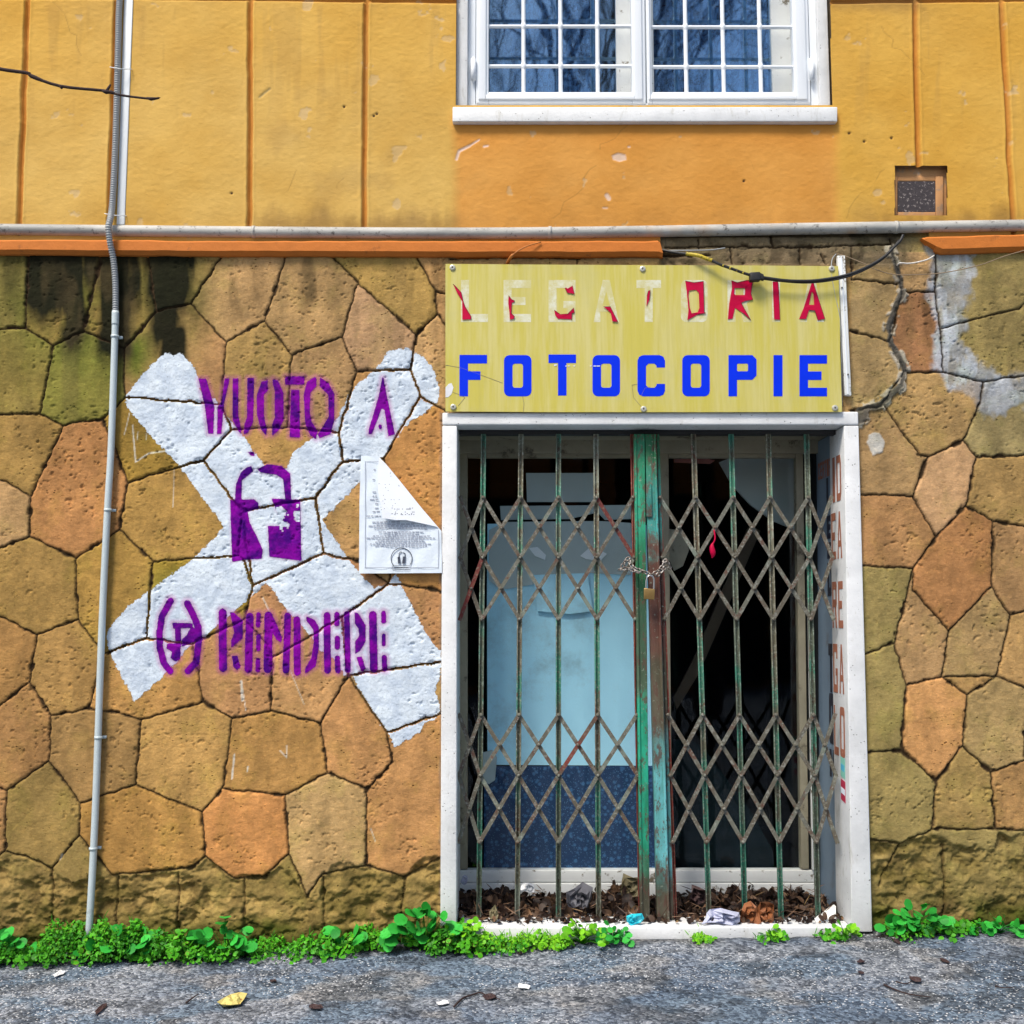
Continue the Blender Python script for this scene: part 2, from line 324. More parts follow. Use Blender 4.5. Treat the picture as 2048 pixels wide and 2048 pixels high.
def post_mat(name, stops):       # stops: colours by height (paint that flaked off in bands)
    t = NT(name); sx = t.n.new('ShaderNodeSeparateXYZ'); t.l.new(t.pos, sx.inputs[0])
    zz = t.math('ADD', sx.outputs[2], t.math('MULTIPLY', t.math('SUBTRACT', t.noise(9, 6, .7), .5), .35))
    r = t.n.new('ShaderNodeValToRGB'); t.l.new(t.math('DIVIDE', zz, 2.4), r.inputs[0]); el = r.color_ramp.elements
    el[0].position = stops[0][0]; el[0].color = stops[0][1]; el[1].position = stops[-1][0]; el[1].color = stops[-1][1]
    for p, c in stops[1:-1]: e = el.new(p); e.color = c
    c = t.mix(t.math('MULTIPLY', t.ramp(t.noise(26, 8, .78, t.mapp((1, 1, .45))), .52, .57), .85), t.mix(t.ramp(t.noise(12, 6, .7, t.mapp((1, 1, .25))), .35, .65), t.mix(1.0, r.outputs[0], (.45, .5, .42, 1), 'MULTIPLY'), r.outputs[0]), (.10, .045, .03, 1))
    c = t.mix(t.math('MULTIPLY', t.ramp(t.noise(55, 6, .7), .60, .64), .8), c, (.22, .26, .20, 1))
    t.bump(t.noise(45, 6), .0015); return t.done(c, .6)
G1 = (.012, .22, .085, 1); G2 = (.02, .42, .25, 1); CY = (.06, .40, .38, 1); AQ = (.16, .52, .55, 1); RU = (.14, .045, .028, 1); BR = (.12, .10, .065, 1)
M['post_a'] = post_mat('post_a', [(.0, BR), (.10, BR), (.16, G2), (.42, G2), (.47, (.09, .14, .08, 1)), (.62, (.05, .15, .08, 1)), (.70, G1), (.80, G2), (.98, G1)])
M['post_b'] = post_mat('post_b', [(.0, BR), (.08, BR), (.15, AQ), (.32, AQ), (.40, BR), (.50, (.12, .10, .06, 1)), (.58, RU), (.72, RU), (.76, CY), (.84, CY), (.92, G1), (1.0, G1)])
M['steel_dark'] = simple('steel_dark', (.10, .075, .06, 1), .45, .4, var=.6, scale=60, dirt=(.5, .46, .42, 1), dlo=.46, dhi=.56, dscale=90)
M['steel'] = simple('steel', (.55, .55, .55, 1), .3, .9)
M['brass'] = simple('brass', (.42, .26, .09, 1), .38, .8, var=.15, scale=40)
# glass
def glassmat(name, refl, tint, rough=.03):
    t = NT(name); t.n.remove(t.b)
    tr = t.n.new('ShaderNodeBsdfTransparent'); tr.inputs[0].default_value = tint
    gl = t.n.new('ShaderNodeBsdfGlossy'); gl.inputs['Roughness'].default_value = rough; gl.inputs[0].default_value = (.9, .95, 1, 1) if refl < .1 else (.44, .68, .85, 1)
    b = t.n.new('ShaderNodeBump'); t.l.new(t.noise(2.5, 2), b.inputs['Height']); b.inputs['Distance'].default_value = .002; t.l.new(b.outputs[0], gl.inputs['Normal'])
    mx = t.n.new('ShaderNodeMixShader'); mx.inputs[0].default_value = refl
    t.l.new(tr.outputs[0], mx.inputs[1]); t.l.new(gl.outputs[0], mx.inputs[2]); t.l.new(mx.outputs[0], t.out.inputs[0]); return t.m
M['glass_shop'] = glassmat('glass_shop', .012, (.97, .99, 1, 1))
M['glass_window'] = glassmat('glass_window', .24, (.80, .88, 1, 1), .03)
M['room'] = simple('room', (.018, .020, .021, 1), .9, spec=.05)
M['board_blue'] = simple('board_blue', (.46, .82, .98, 1), .6, var=.05, scale=2.5, dirt=(.30, .50, .58, 1), dlo=.48, dhi=.75, dscale=3.2)
M['board_grey'] = simple('board_grey', (.46, .54, .52, 1), .7, var=.15, scale=3)
M['board_white'] = simple('board_white', (.82, .88, .88, 1), .7, var=.1, scale=6)
M['brown_board'] = simple('brown_board', (.10, .075, .045, 1), .7)
M['navy'] = simple('navy', (.01, .012, .03, 1), .5)
t = NT('floral'); vv = t.vor(36, out='Distance'); vc = t.vor(36, 'SMOOTH_F1')
pet = t.ramp(t.math('ADD', vv, t.math('MULTIPLY', t.noise(60, 3), .35)), .32, .62)
c = t.mix(pet, (.04, .13, .27, 1), (.010, .04, .11, 1)); c = t.mix(t.ramp(t.vor(90), .1, .3), (.07, .19, .33, 1), c); M['floral'] = t.done(c, .8)
t = NT('curtain'); v = t.mapp((1, 1, 1)); a_ = t.vor(26, 'DISTANCE_TO_EDGE'); c = t.mix(t.ramp(a_, .03, .12), (.004, .010, .03, 1), (.04, .11, .20, 1))
c = t.mix(t.ramp(t.noise(30, 5), .45, .6), c, (.10, .23, .36, 1)); M['curtain'] = t.done(c, .9)
M['reveal_blue'] = simple('reveal_blue', (.20, .28, .37, 1), .6, var=.2, scale=3, dirt=(.16, .16, .15, 1), dlo=.55, dhi=.75, dscale=5)
M['letter_brown'] = simple('letter_brown', (.38, .14, .08, 1), .6, var=.3, scale=20, dirt=(.55, .5, .42, 1), dlo=.62, dhi=.7, dscale=40)
M['sticker_green'] = simple('sticker_green', (.25, .62, .50, 1), .4, var=.1); M['sticker_red'] = simple('sticker_red', (.5, .03, .08, 1), .4); M['sticker_cyan'] = simple('sticker_cyan', (.1, .5, .7, 1), .4)
M['paper'] = simple('paper', (.74, .82, .90, 1), .75, var=.04, scale=6, bump=.0012, bscale=22)
M['paper_back'] = simple('paper_back', (.80, .84, .90, 1), .75, var=.04, scale=6, bump=.001, bscale=20)
M['ink'] = simple('ink', (.34, .37, .45, 1), .8); M['ink_dark'] = simple('ink_dark', (.05, .06, .09, 1), .8)
M['bark'] = simple('bark', (.035, .018, .016, 1), .9, var=.4, scale=30, bump=.003)
M['vent_metal'] = simple('vent_metal', (.04, .03, .032, 1), .6, var=.5, scale=60, bump=.003, dirt=(.30, .26, .24, 1), dlo=.56, dhi=.62, dscale=70)
M['vent_frame'] = simple('vent_frame', (.52, .26, .10, 1), .8, var=.25, scale=20, dirt=(.25, .2, .15, 1), dlo=.5, dhi=.7, dscale=15)
M['grey_cement'] = simple('grey_cement', (.15, .15, .145, 1), .9, var=.3, bump=.004, dirt=(.7, .66, .55, 1), dlo=.60, dhi=.66, dscale=40)
M['plastic_blue'] = simple('plastic_blue', (.02, .5, .62, 1), .35); M['bag_lilac'] = simple('bag_lilac', (.50, .52, .66, 1), .3, var=.15); M['bag_grey'] = simple('bag_grey', (.13, .13, .15, 1), .5, var=.4)
M['white_scrap'] = simple('white_scrap', (.72, .73, .74, 1), .6)
def leafmat(name, a, b, c3):
    t = NT(name); r = t.attr('lr'); c = t.mix(r, a, b); c = t.mix(t.ramp(t.noise(40, 4), .5, .7), c, c3); c = t.mix(t.ramp(r, .945, .955), c, (.20, .17, .03, 1))
    m = t.done(c, .55, spec=.25); 
    return m
M['leaf_green'] = leafmat('leaf_green', (.010, .10, .004, 1), (.10, .46, .012, 1), (.04, .27, .008, 1))
M['leaf_big'] = leafmat('leaf_big', (.008, .16, .015, 1), (.05, .50, .06, 1), (.02, .30, .025, 1))
M['leaf_lime'] = leafmat('leaf_lime', (.05, .26, .006, 1), (.24, .60, .015, 1), (.12, .42, .01, 1))
M['leaf_dead'] = leafmat('leaf_dead', (.016, .009, .007, 1), (.26, .15, .085, 1), (.045, .022, .014, 1))
M['leaf_ochre'] = simple('leaf_ochre', (.26, .09, .03, 1), .6, var=.5, scale=30); M['leaf_yellow'] = simple('leaf_yellow', (.55, .48, .16, 1), .6, var=.2, dirt=(.3, .1, .03, 1), dlo=.58, dhi=.64, dscale=30)
M['leaf_maroon'] = simple('leaf_maroon', (.045, .022, .022, 1), .7, var=.4, scale=40); M['leaf_khaki'] = simple('leaf_khaki', (.20, .17, .09, 1), .7, var=.4, scale=30)
# asphalt
t = NT('asphalt'); ac = t.attr('col', 'Color')
n1 = t.noise(2.5, 7, .65); v1 = t.vor(75, out='Color'); sx = t.n.new('ShaderNodeSeparateColor'); t.l.new(v1, sx.inputs[0])
c = t.mix(t.ramp(sx.outputs[0], .0, 1.0), t.mix(1.0, ac, (.45, .47, .5, 1), 'MULTIPLY'), t.mix(1.0, ac, (1.75, 1.7, 1.62, 1), 'MULTIPLY'))
c = t.mix(t.ramp(t.noise(55, 6, .75), .35, .65), t.mix(1.0, c, (.6, .62, .66, 1), 'MULTIPLY'), c)
sm = t.math('ADD', t.attr('spk'), t.math('MULTIPLY', t.math('SUBTRACT', t.noise(14, 6), .5), .7))
v2 = t.vor(80, vec=t.mapp((1, 1, 1))); vr = t.n.new('ShaderNodeSeparateColor'); t.l.new(t.vor(80, out='Color', vec=t.mapp((1, 1, 1))), vr.inputs[0]); v2 = t.math('ADD', v2, t.math('MULTIPLY', vr.outputs[1], .42)); v2 = t.math('ADD', v2, t.math('MULTIPLY', t.math('SUBTRACT', t.noise(210, 3), .5), .35)); spk = t.math('MULTIPLY', t.math('SUBTRACT', 1.0, t.ramp(v2, .31, .45)), t.ramp(t.math('ADD', sm, t.math('MULTIPLY', t.noise(60, 2), .5)), .62, .85))
c = t.mix(t.math('MULTIPLY', spk, .92), c, (.80, .82, .85, 1))
c = t.mix(t.math('MULTIPLY', t.ramp(t.noise(110, 4, .8), .63, .70), .9), c, (.012, .013, .016, 1))
t.bump(t.math('ADD', t.noise(90, 6, .75), t.math('MULTIPLY', t.vor(75), -.8)), .012); M['asphalt'] = t.done(c, .8, spec=.35)

# ------------------------------------------------------------------ grid sheets with attributes
def grid_mesh(xs, zs, H, attrs, keep=None, axis='wall'):
    """H: (nz,nx) offset; wall: y=-H ; ground: z=H"""
    nx, nz = len(xs), len(zs); X, Z = np.meshgrid(xs, zs)
    co = np.stack([X, -H, Z], -1) if axis == 'wall' else np.stack([X, Z, H], -1)
    co = co.reshape(-1, 3).astype(np.float32)
    i = np.arange(nx*nz).reshape(nz, nx)
    q = np.stack([i[:-1, :-1], i[:-1, 1:], i[1:, 1:], i[1:, :-1]], -1).reshape(-1, 4)
    if keep is not None:
        k = keep[:-1, :-1] & keep[1:, 1:] & keep[:-1, 1:] & keep[1:, :-1]; q = q[k.ravel()]
        used = np.zeros(nx*nz, bool); used[q.ravel()] = True; remap = np.cumsum(used)-1
        q = remap[q]; co = co[used]
    else: used = np.ones(nx*nz, bool)
    me = bpy.data.meshes.new('g'); me.vertices.add(len(co)); me.vertices.foreach_set('co', co.ravel())
    me.loops.add(q.size); me.loops.foreach_set('vertex_index', q.ravel().astype(np.int32))
    me.polygons.add(len(q)); me.polygons.foreach_set('loop_start', np.arange(0, q.size, 4, dtype=np.int32))
    me.update(calc_edges=True)
    for nme, A in attrs.items():
        A = A.reshape(nx*nz, -1)[used].astype(np.float32)
        if A.shape[1] == 1: a = me.attributes.new(nme, 'FLOAT', 'POINT'); a.data.foreach_set('value', A.ravel())
        else:
            a = me.attributes.new(nme, 'FLOAT_COLOR', 'POINT'); a.data.foreach_set('color', np.concatenate([A, np.ones((len(A), 1), np.float32)], 1).ravel())
    return me
def axis_vals(lo, hi, flo, fhi, fine, coarse):
    a = list(np.arange(lo, flo, coarse)) + list(np.arange(flo, fhi, fine)) + list(np.arange(fhi, hi+coarse, coarse)); return np.array(a)
XL, XR = -4.6, 4.6
# ---- the stones
NODES = dict(a0=(0,661), a1=(54,658), a2=(110,694), a3=(170,663), a4=(207,505), a5=(250,701), a6=(315,625), a7=(384,609), a8=(297,505), a9=(453,505),
 b0=(453,687), b1=(529,643), b2=(576,505), b3=(585,712), b4=(685,676), b5=(716,569), b6=(655,505), b7=(832,670), b8=(875,630), b9=(871,585),
 c0=(828,505), c1=(892,589), c2=(893,652), c3=(822,741), c4=(714,745), c5=(841,794), c6=(893,826), c7=(679,867), c8=(768,918), c9=(688,924),
 d0=(632,996), d1=(778,1167), d2=(649,1107), d3=(507,1171), d4=(486,1024), d5=(464,996), d6=(409,921), d7=(464,861), d8=(446,812), d9=(576,855),
 e0=(370,804), e1=(252,795), e2=(366,933), e3=(258,966), e4=(207,838), e5=(130,852), e6=(83,830), e7=(-2,830), e8=(65,993), e9=(-2,958),
 f0=(62,1074), f1=(-2,1098), f2=(154,1118), f3=(241,1060), f4=(308,1123), f5=(480,1112), f6=(294,1276), f7=(386,1288), f8=(490,1239), f9=(210,1307),
 g0=(159,1239), g1=(76,1270), g2=(-2,1230), g3=(63,1363), g4=(-2,1413), g5=(105,1431), g6=(181,1417), g7=(232,1423), g8=(285,1439), g9=(407,1404),
 h0=(467,1436), h1=(543,1421), h2=(547,1316), h3=(642,1445), h4=(697,1350), h5=(685,1235), h6=(101,1520), h7=(16,1580), h8=(-2,1573), h9=(13,1701),
 i0=(163,1605), i1=(272,1569), i2=(406,1623), i3=(447,1577), i4=(572,1589), i5=(656,1545), i6=(734,1576), i7=(786,1524), i8=(774,1463), i9=(893,1424),
 j0=(893,1322), j1=(161,1668), j2=(107,1735), j3=(225,1748), j4=(413,1712), j5=(384,1734), j6=(471,1756), j7=(529,1752), j8=(580,1705), j9=(734,1730),
 k0=(812,1752), k1=(892,1708), k2=(-2,1712), k3=(893,1183), k4=(616,1792), k5=(645,1745))
CH_ = """a0 a1 a2 a3 a5 a6 a7 b0 b1 b3 b4 b5 b7 b8 b9 c0|a1 (61,505)|a3 (185,600) a4|a6 (308,580) a8|a7 (415,560) a9|b1 (553,580) b2|b5 b6|b9 c1|b8 c2|b7 c3|c3 c4|b4 c4|c3 c5 c6|c4 c7|c7 c9 c8|c5 c8|c9 d0|d0 d2 d3 d4|d0 d4|d4 d5 d6|d6 d7 d8 b0|a5 e1 e0 d8|d7 d9 c7|d9 b3|d6 e2 e3|e1 e4 e5 e6 e7|e6 a2|e4 (232,900) e3|e5 e8 e9|e8 f0 f1|f0 f2 f3 f4 f5 d4|f3 e3|f5 (490,1125) d3|f4 f6|f6 f7 f8 d3|f6 f9 g0|f2 g0 g1 g2|g1 g3 g4|g3 g5 g6 g7 g8 g9 h0 h1 h3 h4|f9 (181,1417)|f7 (397,1336) g9|f8 (530,1283) h2 h1|h2 h5|h5 h4|h5 (701,1222) d1|d1 (796,1169) k3|d2 (717,1123) d1|c8 (790,1040) d1|h4 j0|h4 (743,1419) i8 i9|i8 i7 i6 i5 h3|g5 h6 h7 h8|h7 h9 k2|h6 i0 i1 i2 i3 i4 i5|g8 i1|h0 i3|i0 j1 j2|i0 j1|j1 j3|h9 (60,1712) j2|i2 j4 j5 j3 |j4 j6 j7 j8 i4|j8 k4 k5 j9|i6 j9 k0 k1|j2 (105,1890)|(238,1752) (232,1890)|(358,1745) (355,1890)|(489,1757) (489,1890)|(647,1750) (650,1890)|(810,1752) (797,1890)"""
RN = dict(a=(1779,480), b=(1801,587), c=(1776,685), d=(1700,663), e=(1806,746), f=(1757,815), g=(1700,822), h=(1868,585), i=(1878,660), j=(1884,746), k=(1949,639), l=(2038,620), m=(2052,596),
 n=(1957,808), o=(1924,882), p=(1855,915), q=(1837,911), r=(1765,812), s=(1949,915), t=(2052,911), u=(1930,1011), v=(1982,1044), w=(2052,1053), x=(1870,1073), y=(1823,993), z=(1712,990),
 A=(1824,1138), B=(1712,1131), C=(1895,1261), D=(1786,1286), E=(1715,1312), F=(1810,1371), G=(1980,1174), H=(2018,1232), I=(2052,1220), J=(1991,1352), K=(1881,1353), L=(1931,1390), M=(2052,1379),
 N=(1801,1500), O=(1922,1490), Q=(1870,1562), R=(1720,1503), S=(1978,1544), T=(2052,1516), U=(1988,1656), V=(1861,1657), W=(1797,1686), X=(1725,1674), Y=(2052,1660), Z=(1757,1770))
RC = "a b c d|c e f g|b h i j e|h (1868,480)|i k l m|j (1964,765) n o p q r f|(1964,765) (2052,752)|o s t|s u v w|u x y (1850,924) p|y z|x A B|A D E|A (1823,1181) C G v|D F K C|G H I|H J K|F N R|J L K|J M|L O Q N|O S T|S U V Q|V W X|U Y|W Z|(1885,1690) (1888,1890)|M (2044,1511)"
def parse(txt, nd, sep):
    segs = []
    for chain in txt.split('|'):
        pts = []
        for w_ in chain.split():
            pts.append(eval(w_) if w_[0] == '(' else nd[w_])
        segs += list(zip(pts[:-1], pts[1:]))
    return segs
SEG = parse(CH_, NODES, '|')+parse(RC, RN, '|')
# joints beyond the frame, a loose continuation
for (x0, x1, sg) in ((-560, -2, -1), (2075, 2480, 1)):
    rs = random.Random(5)
    for r_ in range(9):
        for c_ in range(4):
            X0 = x0+c_*110+(55 if r_ % 2 else 0); Y0 = 560+r_*140
            h1 = (X0+rs.uniform(-14, 14), Y0+rs.uniform(-20, 20)); h2 = (X0+55, Y0-35+rs.uniform(-14, 14)); h3 = (X0+110, Y0)
            SEG += [(h1, h2), (h2, h3), (h1, (h1[0], h1[1]+100))]
RUB = [((1330,498),(1420,494)),((1420,494),(1600,497)),((1600,497),(1780,490)),((1460,497),(1462,530)),((1597,497),(1598,530)),((1230,514),(1420,512)),((1395,480),(1398,498)),((900,520),(1000,516)),((1000,516),(1160,520)),((1150,512),(1153,530)),((1540,470),(1545,496)),((1700,497),(1702,560)),((1640,510),(1650,530)),((1700,560),(1790,570))]
xs = axis_vals(XL, XR, -2.46, 2.46, .0047, .014)
zt = P(1024, 454).z; zb = P(1024, 1925).z
zs = np.arange(-.22, zt+.0, .0047)
X, Z = np.meshgrid(xs, zs); PXX, PYY = proj(X, 0.0, Z); PXX = PXX.astype(np.float32); PYY = PYY.astype(np.float32)
wx = PXX+(fbm(PXX*.06, PYY*.06, 3, 5, .6)-.5)*7; wy = PYY+(fbm(PXX*.06, PYY*.06, 13, 5, .6)-.5)*7
DJ = segdist(wx, wy, SEG+RUB, 30)
DJ0 = segdist(PXX, PYY, SEG+[((886,500),(886,1900)),((1708,815),(1708,1900)),((-500,507),(2500,507)),((-4,500),(-4,1900)),((2056,480),(2056,1900)),((886,826),(1708,826))], 12)
# stone labels by flood fill
mask = DJ0 > 2.2; lab = np.zeros(mask.shape, np.int32); nr, nc = mask.shape; cur = 0
mk = mask.tolist(); lb = [[0]*nc for _ in range(nr)]
for r0 in range(2, nr, 9):
    for c0 in range(0, nc, 9):
        if mk[r0][c0] and not lb[r0][c0]:
            cur += 1; st = [(r0, c0)]; lb[r0][c0] = cur
            while st:
                r_, c_ = st.pop()
                for a, b in ((r_+1, c_), (r_-1, c_), (r_, c_+1), (r_, c_-1)):
                    if 0 <= a < nr and 0 <= b < nc and mk[a][b] and not lb[a][b]: lb[a][b] = cur; st.append((a, b))
lab = np.array(lb, np.int32)
for _ in range(5):      # grow the labels over the joints
    z0 = lab == 0
    for sh, ax in ((1, 0), (-1, 0), (1, 1), (-1, 1)):
        rl = np.roll(lab, sh, ax); lab = np.where((lab == 0) & (rl > 0), rl, lab)
rs = np.random.RandomState(21)
pal = np.array([[.40, .25, .095], [.42, .245, .10], [.385, .25, .09], [.42, .27, .12], [.39, .235, .09], [.37, .25, .095]])
pc_ = pal[rs.randint(0, len(pal), cur+1)]*rs.uniform(.9, 1.1, (cur+1, 1))
offs = rs.uniform(-.003, .003, cur+1); tx = rs.uniform(-.02, .02, cur+1); tz = rs.uniform(-.02, .02, cur+1)
def lab_at(px, py):
    p = P(px, py); i = int((p.z-zs[0])/.0047); j = int(np.argmin(abs(xs-p.x))); return lab[min(max(i, 0), nr-1), j]
OV = [((500,1660), (.47,.225,.085)), ((300,1640), (.40,.25,.08)), ((90,1590), (.36,.26,.085)), ((1900,1150), (.42,.18,.055)), ((1860,1440), (.50,.24,.075)), ((1775,1060), (.44,.22,.085)), ((150,960), (.40,.19,.065)),
      ((50,740), (.24,.205,.05)), ((180,750), (.23,.215,.05)), ((60,920), (.34,.23,.06)), ((560,1490), (.42,.265,.08)), ((1850,960), (.46,.27,.12)), ((1840,820), (.42,.27,.10)), ((1830,670), (.33,.14,.055)), ((720,1450), (.46,.27,.12)),
      ((2010,1110), (.40,.24,.10)), ((500,560), (.40,.28,.15)), ((660,600), (.38,.25,.13)), ((760,620), (.40,.27,.16)), ((620,650), (.40,.27,.14)), ((1750,930), (.36,.235,.085)), ((1750,1220), (.42,.30,.12)), ((350,880), (.33,.225,.05)),
      ((350,1030), (.38,.245,.07)), ((540,760), (.40,.27,.115)), ((640,780), (.41,.27,.12)), ((400,740), (.40,.24,.12)), ((270,1120), (.38,.245,.07)), ((330,1180), (.36,.25,.05)), ((90,1180), (.34,.24,.075)), ((830,990), (.42,.215,.08)),
      ((820,1250), (.42,.23,.09)), ((800,1640), (.43,.24,.09)), ((700,1620), (.42,.29,.13)), ((1740,590), (.36,.28,.13)), ((1740,760), (.38,.26,.10)), ((1990,560), (.30,.26,.11)), ((1990,690), (.28,.23,.085)), ((2000,860), (.33,.27,.105)), ((520,1240), (.42,.22,.10))]
for (q, c) in OV: pc_[lab_at(*q)] = np.array(c)*.76+np.array([.395, .25, .098])*.24 if min(c) > .052 or q[0] > 600 else np.array(c)
rgt = PXX > 1700
pc_ = pc_*np.array([1.43, 1.40, 1.42])*rs.uniform(.88, 1.10, (cur+1, 1))*np.stack([rs.uniform(.97, 1.05, cur+1), rs.uniform(.96, 1.03, cur+1), rs.uniform(.9, 1.15, cur+1)], 1)
C = pc_[lab]
C[rgt] = C[rgt]*np.array([.93, 1.02, 1.12])
bigx = np.abs(PXX-1024) > 1100; 
# height
er = np.where(PXX < 1000, line_y(PXX, [(-400,1712),(0,1712),(60,1710),(109,1735),(150,1762),(225,1748),(245,1752),(300,1742),(384,1733),(413,1712),(471,1756),(529,1752),(560,1725),(590,1752),(616,1792),(640,1792),(650,1745),(680,1718),(734,1730),(770,1738),(812,1754),(830,1725),(880,1710)]),
              line_y(PXX, [(1700,1675),(1797,1686),(1861,1658),(1910,1692),(1988,1692),(1992,1660),(2015,1674),(2048,1666),(2500,1666)]))
er = er+(fbm(PXX*.06, PYY*.06, 31, 4)-.5)*26
ero = sstep(-3, 9, PYY-er)*(.45+.55*sstep(.38, .6, fbm(PXX*.018, PYY*.03, 33, 4)))
jw = 2.6+1.6*fbm(PXX*.02, PYY*.02, 44, 2)
chipn = sstep(.60, .74, fbm(PXX*.045, PYY*.045, 47, 4))
groove = 1-sstep(.3+chipn*2, 2.3+1.1*fbm(PXX*.03, PYY*.03, 46, 2)+chipn*4, DJ)
edge = (1-sstep(3, 7, DJ))*sstep(.5, .65, fbm(PXX*.08, PYY*.08, 48, 4))
big = fbm(X*9, Z*9, 50, 5)-.5; med = fbm(X*38, Z*52, 60, 4)-.5; fin = fbm(X*120, Z*150, 70, 2)-.5
rough_n = fbm(X*16, Z*20, 80, 5)-.5; ridg = np.abs(fbm(X*11, Z*13, 90, 4)-.5)*2
H = .020+offs[lab]*.8+big*.008+med*.0035+fin*.0015-np.where((PYY < 476) & (DJ < 99), .013, 0)
H = H - groove*.010 - edge*.003
H = H - ero*(.012 + ridg*.034) + ero*rough_n*.036 + ero*(fbm(X*60, Z*60, 34, 3)-.5)*.008
pits = sstep(.70, .80, fbm(X*55, Z*70, 95, 2))*sstep(.45, .6, fbm(X*5, Z*5, 96, 3)); H -= pits*.006
H = np.where(PYY < 530, np.where((PXX > 1330) & (PXX < 1850), H-.006, H), H)
# colours: patches, stains, moss, mortar
def blend(C, m, col): m = np.clip(m, 0, 1)[..., None]; return C*(1-m)+np.array(col)*m
stn = np.zeros_like(X)
for (xc, hw, y0, y1, s_) in [(98,42,490,655,1),(150,22,490,715,1),(70,18,490,650,.75),(185,24,490,600,.7),(234,34,490,740,1.1),(268,15,490,640,.7),(338,44,490,650,1.05),(330,30,600,710,1),(345,26,660,790,.85),(384,14,505,580,.8),(30,22,505,640,.35),(305,16,520,620,.5),(470,10,560,640,.25),(520,12,540,640,.22),(620,12,520,640,.3),(870,8,520,700,.2),(1590,20,500,560,.3),(1850,10,600,700,.3)]:
    w_ = (fbm(PXX*.035, PYY*.014, int(xc), 4)-.5)*24
    stn = np.maximum(stn, s_*np.exp(-((PXX-xc+w_)/hw)**4)*(1-sstep(y1-70, y1+25, PYY+w_*2))*sstep(y0-20, y0+5, PYY))
grn = np.exp(-((PXX-190)/150)**2)*sstep(500, 560, PYY)*(1-sstep(680, 800, PYY))*.6*fbm(PXX*.02, PYY*.02, 77, 4)*1.6 + .7*np.exp(-((PXX-275)/26)**2-((PYY-720)/50)**2)
grn = np.maximum(grn, .55*np.exp(-((PXX-345)/50)**2-((PYY-1180)/40)**2))
topl = (1-sstep(380, 470, PXX))*(1-sstep(620, 800, PYY))*(.35+.5*fbm(PXX*.03, PYY*.01, 79, 4)); C = blend(C, topl, (.19, .175, .05))
C = blend(C, grn, (.20, .27, .035))
C = blend(C, np.clip(stn*1.9*(.72+.6*(fbm(PXX*.05, PYY*.02, 78, 4)-.3)), 0, .97), (.007, .010, .005))
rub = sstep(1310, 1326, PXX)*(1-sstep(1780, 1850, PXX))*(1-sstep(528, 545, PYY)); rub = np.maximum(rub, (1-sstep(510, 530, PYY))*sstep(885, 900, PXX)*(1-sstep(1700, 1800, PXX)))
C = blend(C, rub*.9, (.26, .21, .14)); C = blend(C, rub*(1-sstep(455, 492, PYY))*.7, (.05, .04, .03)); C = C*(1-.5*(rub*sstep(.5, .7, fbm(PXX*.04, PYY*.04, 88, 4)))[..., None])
wp = polysd(PXX+(fbm(PXX*.04, PYY*.04, 98, 4)-.5)*40, PYY+(fbm(PXX*.04, PYY*.04, 99, 4)-.5)*40, [(1850,490),(1940,490),(1938,565),(1942,616),(1918,670),(1924,696),(1946,732),(1993,743),(2050,755),(2200,760),(2200,815),(2050,812),(2000,826),(1971,837),(1949,815),(1928,794),(1895,779),(1888,757),(1860,745),(1862,692),(1870,652),(1855,580)], 60)
wm = (1-sstep(-9, 7, wp))*(.62+.6*(fbm(PXX*.03, PYY*.03, 100, 4)-.3)); wst = fbm(PXX*.05, PYY*.015, 107, 5); C = blend(C, wm, (.40, .45, .54)); C = blend(C, wm*sstep(.42, .55, wst), (.64, .72, .86)); H += wm*.003
cem = segdist(wx, wy, [((1779,500),(1795,560),5),((1795,560),(1800,590),5),((1800,590),(1788,612),7),((1788,612),(1774,660),6),((1774,660),(1778,690),4),((1778,690),(1797,718),5),((1797,718),(1806,746),5),((1806,746),(1797,775),5),((1797,775),(1757,812),6),((1757,812),(1716,824),7),((1716,840),(1722,832),12)], 30)
cm = 1-sstep(-1, 2.5, cem); C = blend(C, cm, (.14, .135, .125)); H += cm*.008
cr = cm*0+(1-sstep(2, 6, np.abs(cem-3)))*sstep(.47, .54, fbm(PXX*.07, PYY*.07, 101, 3))*(PXX > 1712); C = blend(C, cr, (.62, .58, .50)); H += cr*.006
wb = polysd(wx, wy, [(1734,872),(1745,866),(1757,868),(1766,888),(1762,906),(1742,912),(1736,896),(1730,885)], 30); wbm = 1-sstep(-1.5, 1.5, wb); C = blend(C, wbm, (.78, .78, .76)); H += wbm*.003
jm = groove*(1-cm)
C = C*(1-.16*sstep(.5, .72, fbm(X*1.7, Z*1.3, 301, 4)))[..., None]; C = blend(C, .3*sstep(.52, .7, fbm(PXX*.02, PYY*.006, 302, 4))*sstep(500, 560, PYY)*(1-sstep(700, 1000, PYY)), (.16, .12, .06))
C = blend(C, np.clip(jm*1.05, 0, 1), (.060, .038, .020))
